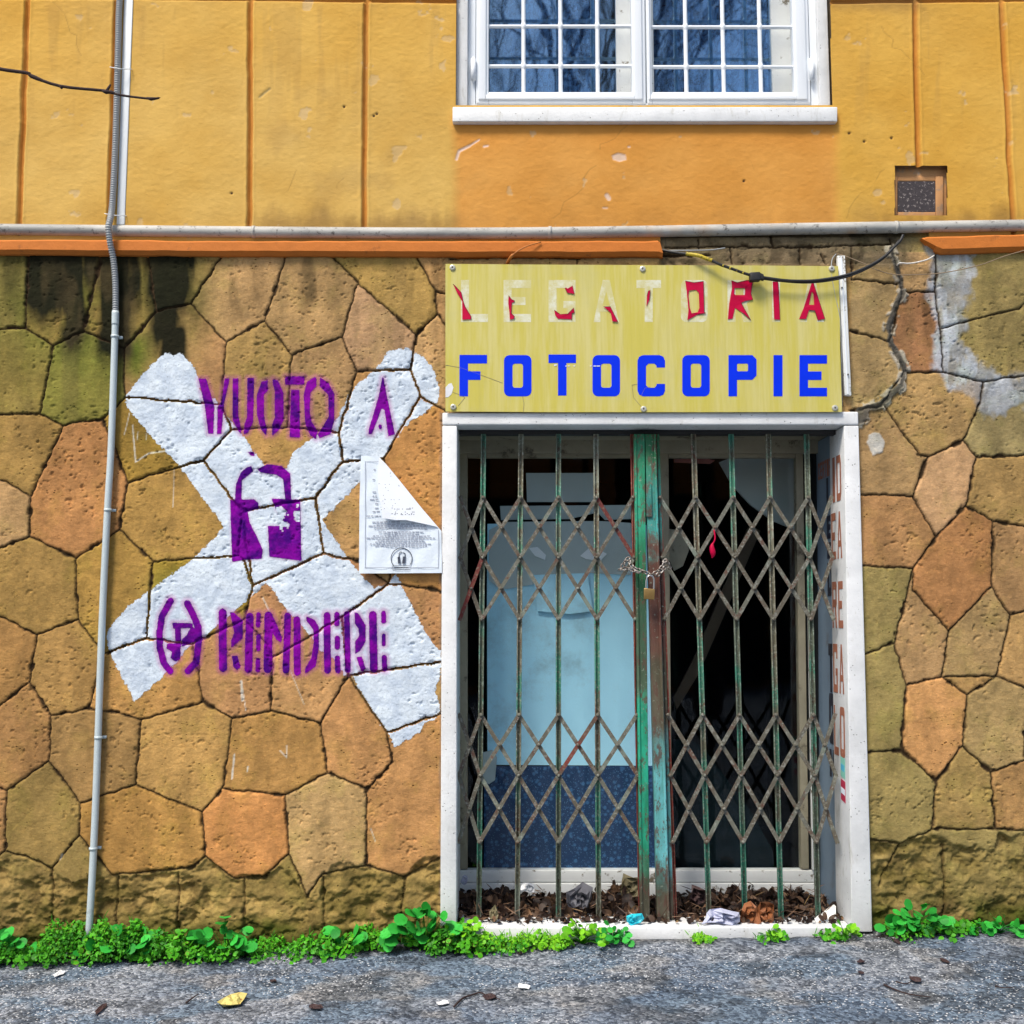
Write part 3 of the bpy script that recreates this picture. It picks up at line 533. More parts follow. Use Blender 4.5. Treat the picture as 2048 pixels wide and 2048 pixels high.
# darker halo beside joints and eroded course
C = C*(1-.10*(1-sstep(2, 9, DJ))[..., None]); C = C*(1+.22*(edge*(1-groove))[..., None])
C = blend(C, ero*.5, (.40, .28, .10)); C = C*(1-ero*.35*sstep(.45, .6, fbm(X*20, Z*20, 103, 4)))[..., None] if False else C*(1-(ero*.45*sstep(.48, .62, fbm(X*20, Z*20, 103, 4)))[..., None])
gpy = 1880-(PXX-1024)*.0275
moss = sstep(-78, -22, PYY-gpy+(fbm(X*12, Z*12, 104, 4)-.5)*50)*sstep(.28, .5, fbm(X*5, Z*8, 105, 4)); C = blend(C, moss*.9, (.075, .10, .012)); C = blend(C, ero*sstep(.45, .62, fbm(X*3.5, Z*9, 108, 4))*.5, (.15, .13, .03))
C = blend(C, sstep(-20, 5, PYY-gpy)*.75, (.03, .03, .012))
# edge strip of rough mortar beside the marble
ed = np.maximum((1-sstep(3, 9, np.abs(PXX-886)+(fbm(PXX*.05, PYY*.05, 106, 3)-.5)*8))*(PYY > 826), 0); C = blend(C, ed*.8, (.30, .22, .17))
# small white drips of paint
dr = segdist(PXX, PYY, [((485,1362),(487,1400),2.2),((487,1370),(494,1420),.7),((471,1508),(466,1556),1.6),((498,1532),(497,1542),1.2),((562,1500),(574,1512),1),((575,1490),(575,1514),.9),((527,1195),(542,1226),.9),((582,1338),(610,1408),.6),((262,828),(252,870),.7),((268,852),(274,925),1.2),((274,925),(300,908),1.3),((300,908),(345,902),1.4),((350,940),(348,1015),.6),((279,865),(277,880),.7),((295,868),(295,880),.7),((742,1655),(752,1682),.7),((128,1706),(124,1716),1.3)], 8)
C = blend(C, (1-sstep(-.8, .9, dr))*.9, (.80, .80, .76))
keep = ~((PXX > 893) & (PXX < 1704) & (PYY > 838) )
frame_zt = P(1024, 474).z
bld = thing('apartment_building', (0, .1, 0), 'ochre plastered building on a brown crazy-paved stone base with a barred white window', 'building')
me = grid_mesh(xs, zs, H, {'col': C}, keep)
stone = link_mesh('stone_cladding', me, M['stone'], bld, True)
# ---- white X and purple stencils, films on the stone
def film(name, sd, margin, off, mat, label=None, gap=None, H=H):
    k = sd < margin
    if gap is not None: k &= DJ > gap
    rr = np.where(k.any(1))[0]; cc = np.where(k.any(0))[0]
    r0, r1, c0, c1 = max(rr[0]-1, 0), rr[-1]+2, max(cc[0]-1, 0), cc[-1]+2
    me = grid_mesh(xs[c0:c1], zs[r0:r1], H[r0:r1, c0:c1]+off, {'sd': sd[r0:r1, c0:c1]}, k[r0:r1, c0:c1])
    o = link_mesh(name, me, mat, stone, True)
    if label: o['label'] = label
    return o
WX = [(252,795),(300,738),(333,708),(352,712),(366,708),(385,730),(399,754),(403,783),(430,800),(467,848),(485,870),(529,931),(560,945),(576,938),(587,906),(640,868),(670,848),(690,812),(696,794),(728,761),(750,743),(768,721),(778,706),(815,698),(837,708),(860,728),(872,750),(880,779),(876,806),(850,828),(826,841),(800,868),(772,912),(735,935),(722,964),(697,989),(645,1040),(695,1114),(722,1150),(750,1176),(765,1172),(776,1166),(793,1150),(803,1170),(830,1225),(855,1268),(880,1303),(884,1326),(880,1347),(870,1384),(881,1411),(877,1432),(850,1446),(842,1461),(790,1494),(780,1470),(743,1419),(706,1352),(689,1347),(664,1309),(641,1300),(625,1272),(573,1218),(544,1173),(532,1168),(509,1188),(482,1214),(442,1246),(410,1276),(388,1290),(372,1300),(355,1326),(326,1355),(272,1402),(232,1323),(221,1297),(217,1264),(254,1217),(308,1178),(391,1116),(449,1058),(444,1044),(399,986),(362,931),(308,877),(261,819)]
sdw = polysd(PXX, PYY, WX, 30)+(fbm(PXX*.12, PYY*.12, 333, 4)-.5)*7
film('painted_cross', sdw, 7, .0010, M['white_paint'], 'rough white rolled paint in the shape of a big X', gap=1.6)
def cvt(pts, ox, oy, s): return [(ox+x/s, oy+y/s) for x, y in pts]
A3 = lambda p: cvt(p, 380, 720, 4.6)
A1 = lambda p: cvt(p, 190, 1150, 4.83)
A2 = lambda p: cvt(p, 490, 1150, 4.83)
def union(polys, strokes=()):
    D = np.full(PXX.shape, 30., np.float32)
    for p in polys: D = np.minimum(D, polysd(PXX, PYY, p, 30))
    if strokes: D = np.minimum(D, segdist(PXX, PYY, strokes, 30))
    return D
def st1(conv, p, hw):
    q = conv(p); return [(q[i], q[i+1], hw) for i in range(len(q)-1)]
w1 = [A3(p) for p in ([(90,180),(160,180),(235,440),(225,685),(180,685),(150,440)], [(330,180),(375,180),(320,440),(300,685),(260,685),(265,440),(295,400)],
 [(405,180),(455,180),(455,520),(480,640),(480,690),(455,660),(405,560)], [(540,175),(600,175),(590,580),(540,680),(505,690),(510,600),(535,540)],
 [(725,195),(725,290),(690,330),(690,520),(715,640),(710,700),(660,640),(625,500),(625,330),(670,210)], [(772,180),(820,200),(870,310),(870,560),(820,660),(765,700),(765,600),(790,540),(790,290),(772,230)],
 [(885,160),(1060,160),(1060,235),(885,235)], [(940,285),(1015,285),(1020,720),(925,715)],
 [(1160,165),(1172,180),(1172,250),(1115,310),(1110,500),(1130,580),(1180,660),(1165,735),(1115,700),(1070,600),(1055,330),(1085,210)],
 [(1205,170),(1280,220),(1335,320),(1335,560),(1300,690),(1200,725),(1180,690),(1230,620),(1285,530),(1280,330),(1200,250)],
 [(1775,170),(1785,170),(1815,330),(1890,690),(1830,710),(1795,470),(1770,450),(1680,690),(1650,690),(1650,650),(1745,330)])]
s1 = [(A3([(1755,615)])[0], A3([(1757,630)])[0], 3.2)]
sd1 = union(w1[:-1]); sd1b = union(w1[-1:], s1)
lk = [A3(p) for p in ([(575,985),(590,1030),(530,1080),(490,1110),(485,1280),(500,1290),(600,1285),(640,1320),(640,1365),(540,1400),(480,1410),(400,1300),(425,1290),(435,1150),(480,1040),(540,990)],
 [(630,1010),(720,965),(850,980),(930,1050),(940,1290),(890,1310),(865,1100),(800,1060),(660,1040)], [(380,1290),(420,1300),(540,1400),(560,1500),(620,1620),(680,1750),(670,1830),(500,1840),(400,1860),(385,1500)],
 [(760,1280),(1020,1290),(1035,1850),(960,1840),(740,1810),(725,1530),(860,1530),(860,1450),(800,1380)], [(545,855),(595,850),(605,890),(570,885)])]
sd2 = union(lk)
scr = polysd(PXX, PYY, A3([(800,1360),(1010,1330),(1015,1480),(840,1590),(830,1440)]), 30)   # where the stencil flaked off
sd2 = np.where(scr < 0, sd2+sstep(.42, .5, fbm(X*45, Z*60, 120, 3))*14, sd2)
w3 = [A1(p) for p in ([(760,460),(950,465),(960,510),(770,515)], [(785,515),(840,515),(845,640),(790,640)], [(940,500),(990,520),(985,640),(850,690),(850,620),(900,580)], [(710,660),(840,660),(835,810),(790,835),(745,800),(755,740),(705,710)],
 [(1315,360),(1350,360),(1440,440),(1440,610),(1330,700),(1330,630),(1360,560)], [(1335,780),(1390,780),(1420,890),(1380,915),(1350,880)], [(1700,370),(1740,420),(1815,600),(1805,650),(1760,620),(1700,500)])]
w3 += [A2(p) for p in ([(600,400),(680,430),(720,500),(725,680),(690,880),(590,950),(590,900),(650,800),(675,650),(670,530),(600,440)], [(1065,360),(1100,370),(1170,480),(1170,640),(1120,730),(1070,760),(1070,640),(1110,590),(1105,520),(1070,470)], [(1080,790),(1135,785),(1175,910),(1130,930)])]
s3 = st1(A1, [(745,250),(660,400),(635,560),(640,700),(680,850),(740,925)], 6.4)+st1(A1, [(905,275),(960,380),(1010,500),(1015,650),(990,840),(910,925)], 6.6)
s3 += st1(A1, [(1245,362),(1250,895)], 7.8)+st1(A1, [(1505,402),(1495,905)], 7.6)+st1(A1, [(1590,380),(1585,485)], 4.4)+st1(A1, [(1590,590),(1590,715)], 4.2)+st1(A1, [(1585,820),(1585,915)], 4.4)+st1(A1, [(1685,392),(1680,905)], 8)+st1(A1, [(1870,395),(1855,915)], 6.6)
s3 += st1(A2, [(510,430),(515,935)], 6.8)+st1(A2, [(800,390),(805,915)], 6.8)+st1(A2, [(895,380),(895,470)], 5.2)+st1(A2, [(900,610),(900,695)], 5.2)+st1(A2, [(900,800),(905,920)], 5.4)+st1(A2, [(990,375),(1000,915)], 5.8)+st1(A2, [(1240,385),(1250,900)], 7.8)+st1(A2, [(1345,368),(1345,445)], 4.8)+st1(A2, [(1345,585),(1345,668)], 3.8)+st1(A2, [(1350,795),(1355,905)], 5.2)
sd3 = union(w3, s3)
for nm, sd_, lb_ in (('stencil_lettering', sd1, 'purple stencilled word VUOTO'), ('stencil_letter', sd1b, 'purple stencilled letter A on the white paint'), ('stencil_padlock', sd2, 'purple stencilled padlock with a lightning gap'), ('stencil_lettering', sd3, 'purple stencilled round P and word RENDERE')):
    film(nm, sd_, 2.2, .0022, M['purple_paint'], lb_)
# overspray belongs to the lettering, thin mist
film('paint_overspray', np.minimum(np.minimum(np.minimum(sd1, sd1b), sd3), sd2+4), 14, .0016, M['mist'])
# ------------------------------------------------------------------ plaster wall above
zs2 = np.concatenate([np.arange(P(1024, 500).z, P(1024, -12).z, .0052), np.arange(P(1024, -12).z, 7.0, .08)])
xs2 = axis_vals(XL, XR, -2.5, 2.5, .0052, .02)
X2, Z2 = np.meshgrid(xs2, zs2); PX2, PY2 = proj(X2, 0.0, Z2)
w2 = (fbm(X2*6, Z2*6, 140, 4)-.5)*5
gv = [((66,-500),(60,0)),((60,0),(43,470)),((500,-500),(504,3)),((504,3),(501,470)),((738,-500),(734,10)),((734,10),(730,470)),((1800,-500),(1826,8)),((1826,8),(1833,337)),((1970,-500),(1998,0)),((1998,0),(2022,470)),((-210,-300),(-225,470)),((2250,-100),(2290,470)),((244,-500),(238,0)),((238,0),(222,470))]
GV = segdist(PX2+w2, PY2, gv, 26)
gh = [((-800,-3),(225,-1)),((225,-1),(912,7)),((1657,8),(2048,4)),((2048,4),(3000,-4))]
GH = segdist(PX2, PY2+w2*.5, gh, 20)
g_ = np.maximum(1-sstep(2.5, 6.5, GV), 1-sstep(2.5, 7.5, GH))
lip = np.maximum(sstep(5, 7, GV)*(1-sstep(8, 12, GV)), 0)
fn = fbm(X2*5, Z2*5, 150, 5)-.5; fr = fbm(X2*45, Z2*65, 160, 4)-.5
crk = sstep(.1, .5, fbm(X2*2.2, Z2*2.2, 163, 3))
H2 = .006+fn*.006+fr*.002-g_*.018+lip*.002
tlx = (PX2-1024)/1024
C2 = np.empty(X2.shape+(3,)); C2[:] = (.63, .365, .070)
C2 = blend(C2, sstep(.0, 1, fbm(X2*1.6, Z2*1.6, 170, 4)*1.5-.3)*.55, (.62, .42, .135))
C2 = blend(C2, sstep(900, 1900, PX2)*.5, (.63, .34, .045))
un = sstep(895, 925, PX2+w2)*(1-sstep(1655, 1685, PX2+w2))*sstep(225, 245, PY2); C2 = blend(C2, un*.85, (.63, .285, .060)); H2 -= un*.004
C2 = blend(C2, un*(1-sstep(235, 330, PY2+(fbm(X2*4, Z2*4, 171, 3)-.5)*50))*.6, (.62, .24, .035))  # deeper orange below the sill: own paint tone plus sill shade painted in
C2 = blend(C2, g_*.92, (.50, .205, .035))
dtb = sstep(398, 450, PY2+(fbm(X2*14, Z2*4, 180, 5)-.5)*70-12*sstep(460, 520, PX2))
dts = np.maximum(sstep(495, 520, PX2)*(1-sstep(880, 960, PX2)), sstep(1630, 1800, PX2)); dts = .25+.75*dts
C2 = blend(C2, dtb*dts*.6, (.17, .09, .03))
dtt = (1-sstep(12, 42, PY2+(fbm(X2*10, Z2*5, 181, 4)-.5)*30))*sstep(1650, 1670, PX2)*(1-sstep(1830, 1850, PX2)); C2 = blend(C2, dtt*.5, (.22, .13, .05))
blot = sstep(.56, .72, fbm(X2*4.5, Z2*4.5, 190, 5))*np.maximum(sstep(500, 560, PX2)*(1-sstep(880, 1000, PX2)), .25); C2 = blend(C2, blot*.35, (.40, .25, .08))
chips = polysd(PX2+w2*1.2, PY2+w2, [(1224,316),(1236,311),(1250,314),(1252,324),(1238,328),(1226,324)], 20)
chips = np.minimum(chips, segdist(PX2+w2, PY2+w2, [((913,322),(918,306),2.5),((918,306),(940,296),2.5),((940,296),(958,284),1.6),((969,298),(976,297),2),((1256,298),(1258,299),1.5),((1214,396),(1218,402),4),((1206,420),(1214,420),1),((522,200),(543,184),2)], 20))
cc_ = 1-sstep(-.8, 1.5, chips); C2 = blend(C2, cc_*.85*(PX2 > 700), (.70, .55, .46)); C2 = blend(C2, cc_*.6*(PX2 < 700), (.3, .25, .12)); H2 -= cc_*.003
for hx, hy in ((1695,272),(1725,288),(1779,281),(690,219),(749,237),(755,233),(466,391),(1486,366)):
    dd = np.hypot(PX2-hx, PY2-hy); C2 = blend(C2, (1-sstep(1.5, 3.5, dd)), (.05, .03, .02)); H2 -= (1-sstep(1, 4, dd))*.006
rc_ = random.Random(77); cs = []
for (cx_, cy_, dx_, dy_, n_) in ((905,30,-14,16,9),(545,440,10,-16,6),(1100,440,14,-9,9),(1450,250,8,14,8),(1690,440,8,-15,7),(1760,60,12,13,8),(330,440,-5,-17,8),(1260,250,-12,9,6),(640,440,6,-13,7),(1920,430,-6,-16,8),(110,10,9,14,8)):
    for k in range(n_):
        nx_, ny_ = cx_+dx_*rc_.uniform(.3, 1.6)+rc_.uniform(-8, 8), cy_+dy_*rc_.uniform(.3, 1.5)+rc_.uniform(-6, 6); cs.append(((cx_, cy_), (nx_, ny_))); cx_, cy_ = nx_, ny_
ck = segdist(PX2+w2*.6, PY2+w2*.6, cs, 8); C2 = blend(C2, (1-sstep(.1, 1.7, ck))*.34*sstep(.3, .55, fbm(X2*7, Z2*7, 195, 3)), (.17, .09, .025))
dp = sstep(.56, .70, fbm(PX2*.045, PY2*.004, 196, 4))*(sstep(5, 30, PY2)*(1-sstep(120, 330, PY2)))*(1-un); C2 = blend(C2, dp*.32, (.42, .25, .07))
peel = sstep(.76, .78, fbm(X2*9, Z2*9, 197, 5)); C2 = blend(C2, peel*.5, (.55, .42, .24)); H2 -= peel*.0015
keep2 = ~((PX2 > 914) & (PX2 < 1657) & (PY2 < 214)) & ~((PX2 > 1786) & (PX2 < 1888) & (PY2 > 338) & (PY2 < 434))
keep2 &= ~((PX2 > 1321+w2) & (PX2 < 1852+w2*2) & (PY2 > 462+w2*.6))
keep2 &= ~((X2 > P(914, 100).x) & (X2 < P(1657, 100).x) & (Z2 > P(1024, 214).z) & (Z2 < P(1024, -480).z))
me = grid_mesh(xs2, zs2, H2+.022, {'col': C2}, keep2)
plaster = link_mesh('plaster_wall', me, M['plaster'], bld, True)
# solid core behind the facade so that nothing shines through
zg = -.25
mb = MB()
xo0, xo1 = P(900, 1200).x, P(1716, 1300).x; zl = P(1024, 846).z
mb.box(XL, xo0, .06, .9, zg, zl); mb.box(xo1, XR, .06, .9, zg, zl); mb.box(XL, XR, .06, .9, zl+.001, P(1024, 250).z)
wx0, wx1 = P(905, 100).x, P(1662, 100).x; wz1 = P(1024, -480).z; wz0 = P(1024, 250).z+.001
mb.box(XL, wx0, .06, .9, wz0, 7); mb.box(wx1, XR, .06, .9, wz0, 7); mb.box(wx0+.001, wx1-.001, .06, .9, wz1, 7)
mb.build('wall_core', M['mortar'], bld)
# ------------------------------------------------------------------ cornice bands
def band(name, pts_top, pts_bot, depth, jag, y0=-.0):
    mb = MB(); n = len(pts_top); vs = []
    for i in range(n):
        a = P(*pts_top[i], -depth); b = P(*pts_bot[i], -depth)
        b2 = b+Vector((0, depth*.35, -.018)); 
        if b2.z > b.z: b2.z = b.z-.01
        j = jag if i in (n-1 if jag > 0 else 0,) else 0
        vs += [Vector((a.x, .04, a.z+.012)), a+Vector((0, .012, .004)), a+Vector((0, 0, -.006)), b, b2, Vector((b2.x, .04, b2.z-.004))]
    fs = [(i*6+k, i*6+k+1, (i+1)*6+k+1, (i+1)*6+k) for i in range(n-1) for k in range(5)]
    fs += [tuple(range(6)), tuple((n-1)*6+k for k in range(6))[::-1]]
    mb.add(vs, fs); return mb.build(name, M['cornice'], bld, False)
tp = [(x, 480+(2 if x > 300 else 0)+random.uniform(-.8, .8)) for x in range(-900, 1318, 30)]+[(1316, 481), (1321, 485)]
bt = [(x, 499+min(4, max(0, x/200))+random.uniform(-.7, .7)) for x in range(-900, 1318, 30)]+[(1318, 503), (1326, 506)]
band('cornice', tp, bt, .055, 1)
tp = [(1846, 476), (1856, 474)]+[(x, 474-(x-1870)*.03+random.uniform(-.7, .7)) for x in range(1870, 3000, 30)]
bt = [(1872, 492), (1884, 497)]+[(x+16, 497-(x-1870)*.025+random.uniform(-.6, .6)) for x in range(1870, 3000, 30)]
band('cornice', tp, bt, .055, -1)
# ------------------------------------------------------------------ marble door frame
def frame_box(mb, q, y0, y1):     # q: 4 photo points on y=0 plane; box runs y0..y1 with same world X,Z
    a = [P(*p, 0) for p in q]
    mb.hexa([Vector((v.x, y0, v.z)) for v in a], [Vector((v.x, y1, v.z)) for v in a])
df = bpy.data.objects.new('door_frame', None); COL.objects.link(df); place(df, (P(1300, 1850)), bld)
Y0 = -.045
mb = MB(); frame_box(mb, [(882,1846),(914,1846),(915,855),(886,855)], Y0, .18); mb.build('jamb', M['marble'], df, bevel=.004)
mb = MB(); frame_box(mb, [(1697,1858),(1738,1858),(1711,855),(1682,855)], Y0, .18); mb.build('jamb', M['marble'], df, bevel=.004)
mb = MB(); frame_box(mb, [(886,853.5),(1711,853.5),(1710,827),(886,829)], Y0-.002, .18); mb.build('lintel', M['marble'], df, bevel=.008, seg=3)
mb = MB(); frame_box(mb, [(915.5,1874),(1696,1872),(1696,1848),(915.5,1848)], Y0-.004, .60); mb.build('threshold', M['marble'], df, bevel=.005)
# recess: soffit, sides, deeper painted panels
mb = MB(); frame_box(mb, [(900,852),(1712,852),(1712,800),(900,800)], .181, .46); mb.build('recess_soffit', M['cream'], df)
mb = MB(); frame_box(mb, [(1700,1848),(1740,1848),(1714,855),(1686,855)], .182, .46); mb.build('recess_side', M['reveal_blue'], df)
mb = MB(); frame_box(mb, [(880,1848),(911,1848),(911,855),(880,855)], .182, .46); mb.build('recess_side', M['old_white'], df)
# lettering on the right reveal, read from outside to inside
def xr(z):
    a = P(1697, 1858); b = P(1682, 855); t_ = (z-a.z)/(b.z-a.z); return a.x+(b.x-a.x)*t_
def onreveal(u, v, w):     # u: depth from the street edge (m), v: photo row on the wall plane
    z = P(1683, v).z; return Vector((xr(z)-.0012-w, -u, z))
def onreveal2(u, v, w):
    z = P(1683, v).z; a = P(1700, 1848); b = P(1686, 855); t_ = (z-a.z)/(b.z-a.z)
    return Vector((a.x+(b.x-a.x)*t_-.0012-w, -u, z))
rows = [(914,1004,'I','D'),(1025,1118,'E','A'),(1163,1256,'R','E'),(1288,1386,'G','A'),(1412,1512,'L','O')]
for (va, vb, c1, c2) in rows:
    for ch, d0, d1 in ((c1, .165, .10), (c2, .075, .008)):
        k = 1226; v0 = k+(va-k)*(1+.02); v1 = k+(vb-k)*(1+.02)
        if ch == 'I': d0 = .135
        if ch == 'I': lp = [[(-d0, v0), (-d1, v0), (-d1, v1), (-d0, v1)]]
        else:   # draw in a square box then scale the width
            lp = [[(-d0+(d0-d1)*x/60, v0+(v1-v0)*y/90) for x, y in q] for q in glyph(ch, 0, 0, 60, 90, 15)]
        flat('door_letter', lp, onreveal, M['letter_brown'], df, .0008)
for (va, vb, ch) in ((942,1010,'L'),(1022,1070,'E'),(1078,1112,'E'),(1120,1190,'D'),(1290,1392,'T'),(1394,1500,'O'),(1512,1570,'N')):
    lp = [[(-.265+.075*x/60, va+(vb-va)*y/90) for x, y in q] for q in glyph(ch, 0, 0, 60, 90, 22)]
    flat('door_letter', lp, onreveal2, M['navy'], df, .0008)
for i, ch in enumerate('CERTIF'):
    lp = [[(-.40+i*.036+.028*x/60, 903+36*y/90) for x, y in q] for q in glyph(ch, 0, 0, 60, 90, 16)]
    flat('door_letter', lp, onreveal2, M['letter_brown'], df, .0008)
for (va, vb, m_) in ((1516,1556,'sticker_green'), (1562,1604,'sticker_red')):
    stk = flat('sticker', [[(-.075, va), (-.012, va+3), (-.012, vb+4), (-.075, vb)]], onreveal, M[m_], df, .001)
    if m_ == 'sticker_green': flat('sticker_print', [[(-.070, va+14), (-.020, va+17), (-.020, vb-10), (-.070, vb-13)]], lambda u, v, w: onreveal(u, v, w)-Vector((.001, 0, 0)), M['sticker_cyan'], df, .0006)
    else: flat('sticker_print', [[(-.072, va+16), (-.014, va+19), (-.014, vb-11), (-.072, vb-14)]], lambda u, v, w: onreveal(u, v, w)-Vector((.001, 0, 0)), M['paper'], df, .0006)
# ------------------------------------------------------------------ shopfront and room
YS = .42
sf = bpy.data.objects.new('shopfront', None); COL.objects.link(sf); place(sf, P(1300, 1790, YS), bld)
mb = MB(); mb.rectpx(900, 880, 1660, 906, YS-.02, .09); mb.build('transom', M['cream'], sf, bevel=.003)
mb = MB()
mb.rectpx(918, 907, 935, 1738, YS, .05); mb.quadpx([(1334,1738),(1345,1738),(1337,907),(1320,907)], YS, .05); mb.quadpx([(1603,1738),(1618,1738),(1606,907),(1592,907)], YS, .05)
mb.rectpx(936, 907, 1319, 915, YS+.002, .045, 0); mb.rectpx(1338, 907, 1591, 915, YS+.002, .045, 0)
mb.build('glazing_frame', M['cream'], sf, bevel=.002)
mb = MB(); mb.quadpx([(1618.5,1738),(1636,1738),(1636,907),(1606.5,907)], YS+.01, .05); mb.build('side_filler', M['room'], sf)
mb = MB(); mb.rectpx(915, 1741, 1636, 1764, YS-.004, .06); mb.rectpx(915, 1767, 1636, 1793, YS-.014, .07); mb.build('bottom_rail', M['old_white'], sf, bevel=.003)
mb = MB(); mb.quadpx([(1625,1740),(1634,1740),(1620,915),(1612,915)], YS-.02, .02); mb.build('trim_strip', M['old_white'], sf, bevel=.002)
mb = MB(); mb.rectpx(936, 916, 1326, 1740, YS+.02, .004); mb.build('pane', M['glass_shop'], sf)
mb = MB(); mb.rectpx(1340, 916, 1600, 1740, YS+.02, .004); mb.build('pane', M['glass_shop'], sf)
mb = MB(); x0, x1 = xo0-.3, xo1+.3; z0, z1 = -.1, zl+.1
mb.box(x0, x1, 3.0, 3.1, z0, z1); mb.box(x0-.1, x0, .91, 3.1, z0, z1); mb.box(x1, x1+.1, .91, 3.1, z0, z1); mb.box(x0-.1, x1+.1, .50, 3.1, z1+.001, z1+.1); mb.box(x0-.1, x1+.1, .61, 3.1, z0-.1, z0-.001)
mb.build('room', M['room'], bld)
# things standing behind the glass, plus a shape standing in for a reflection
def board(name, pts, y, mat, label, cat, t_=.01, loops=None):
    o = flat(name, [pts], onwall(y), M[mat], None, t_); return tag(o, label, cat)
board('display_board', [(975,1048),(1100,1046),(1262,1048),(1312,1052),(1312,1531),(975,1529),(974,1180)], YS+.06, 'board_blue', 'tall pale blue board leaning behind the left shop pane', 'board', .02)
board('cardboard_sheet', [(978,1060),(1010,1044),(1200,1042),(1262,1046),(1262,1150),(1180,1146),(1060,1170),(1000,1180),(978,1160)], YS+.045, 'board_grey', 'crumpled grey sheet across the top of the pale blue board', 'sheet', .004)
board('grey_sheet', [(1052,946),(1190,946),(1190,1004),(1054,1004)], YS+.08, 'board_grey', 'plain grey rectangle behind the upper part of the left shop pane', 'notice', .004)  # flat grey rectangle behind the pane
board('grey_sheet', [(1000,1012),(1262,1010),(1262,1038),(1210,1040),(1195,1025),(1140,1038),(1002,1040)], YS+.085, 'board_grey', 'torn grey strip of card above the pale blue board', 'card', .004)
board('floral_cloth', [(968,1533),(1318,1531),(1322,1742),(968,1742)], YS+.055, 'floral', 'dark blue flower patterned cloth hanging below the pale blue board', 'cloth', .006)
board('paper_scrap', [(1058,1096),(1075,1094),(1092,1110),(1090,1120),(1070,1112)], YS+.038, 'board_white', 'small twisted white paper scrap stuck behind the left pane', 'paper')
board('paper_scrap', [(1160,1112),(1178,1096),(1196,1098),(1214,1108),(1200,1122),(1172,1118)], YS+.038, 'board_white', 'folded white paper flap on the right of the paper scraps in the left pane', 'paper')
board('paper_sheet', [(1065,1150),(1175,1146),(1186,1222),(1140,1228),(1075,1222)], YS+.036, 'board_blue', 'slightly crumpled pale sheet taped to the middle of the blue board', 'paper')
board('folder', [(965,1505),(985,1500),(994,1515),(990,1560),(978,1568),(966,1560)], YS+.045, 'board_grey', 'dull green paper corner at the lower left of the left pane', 'paper')
board('pale_reflection', [(1438,925),(1470,912),(1592,912),(1594,1062),(1545,1042),(1500,1010),(1465,972)], YS+.3, 'board_grey', 'pale grey curved shape standing in for a reflection in the upper right of the right shop pane', 'panel', .02)  # solid pale shape in place of a reflection on the pane
M['dull_pink'] = simple('dull_pink', (.30, .11, .09, 1), .8)
board('roof_strip', [(1348,911),(1400,914),(1430,921),(1420,928),(1348,925)], YS+.07, 'dull_pink', 'faded pink strip at the top of the right shop pane', 'strip', .004)
board('yellow_sheet', [(1338,1058),(1365,1062),(1378,1100),(1366,1132),(1348,1142),(1339,1120)], YS+.06, 'cream', 'yellowed torn sheet beside the middle post of the shopfront', 'paper', .003)
board('plank', [(1498,1050),(1520,1062),(1398,1345),(1352,1420),(1346,1395),(1390,1310)], YS+.5, 'brown_board', 'brown plank leaning diagonally in the dark right half of the shop', 'plank', .03)
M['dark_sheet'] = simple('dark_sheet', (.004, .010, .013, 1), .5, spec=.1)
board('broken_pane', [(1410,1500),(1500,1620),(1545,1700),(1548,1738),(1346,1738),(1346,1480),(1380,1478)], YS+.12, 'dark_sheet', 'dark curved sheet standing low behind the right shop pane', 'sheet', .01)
# ------------------------------------------------------------------ window with grille
wd = bpy.data.objects.new('window', None); COL.objects.link(wd); place(wd, P(1290, 213, .05), bld)
ytop = -480
def vbox(mb, xa, xb, ya, yb, y, t_):          # pixel rect, X kept constant over height (true vertical), row ya may be far above
    a = P(xa, 150, y); b = P(xb, 150, y); z0 = P(1024, yb, y).z; z1 = P(1024, ya, y).z
    mb.box(a.x, b.x, y, y+t_, z0, z1)
mb = MB(); vbox(mb, 912, 935, ytop, 213, .0, .2); vbox(mb, 1638, 1659, ytop, 213, .0, .2); vbox(mb, 912, 1659, ytop-20, ytop, .0, .2); mb.build('surround', M['marble'], wd, bevel=.003)
mb = MB(); mb.quadpx([(905,243),(1675,243),(1675,213.5),(905,213.5)], -.055, .3); mb.build('sill', M['marble'], wd, bevel=.005)
mb = MB(); vbox(mb, 936, 951, ytop, 211, .03, .07); vbox(mb, 1621, 1637, ytop, 211, .03, .07); vbox(mb, 951.3, 1620.7, 206.5, 211, .03, .07); mb.build('frame', M['white_enamel'], wd, bevel=.003)
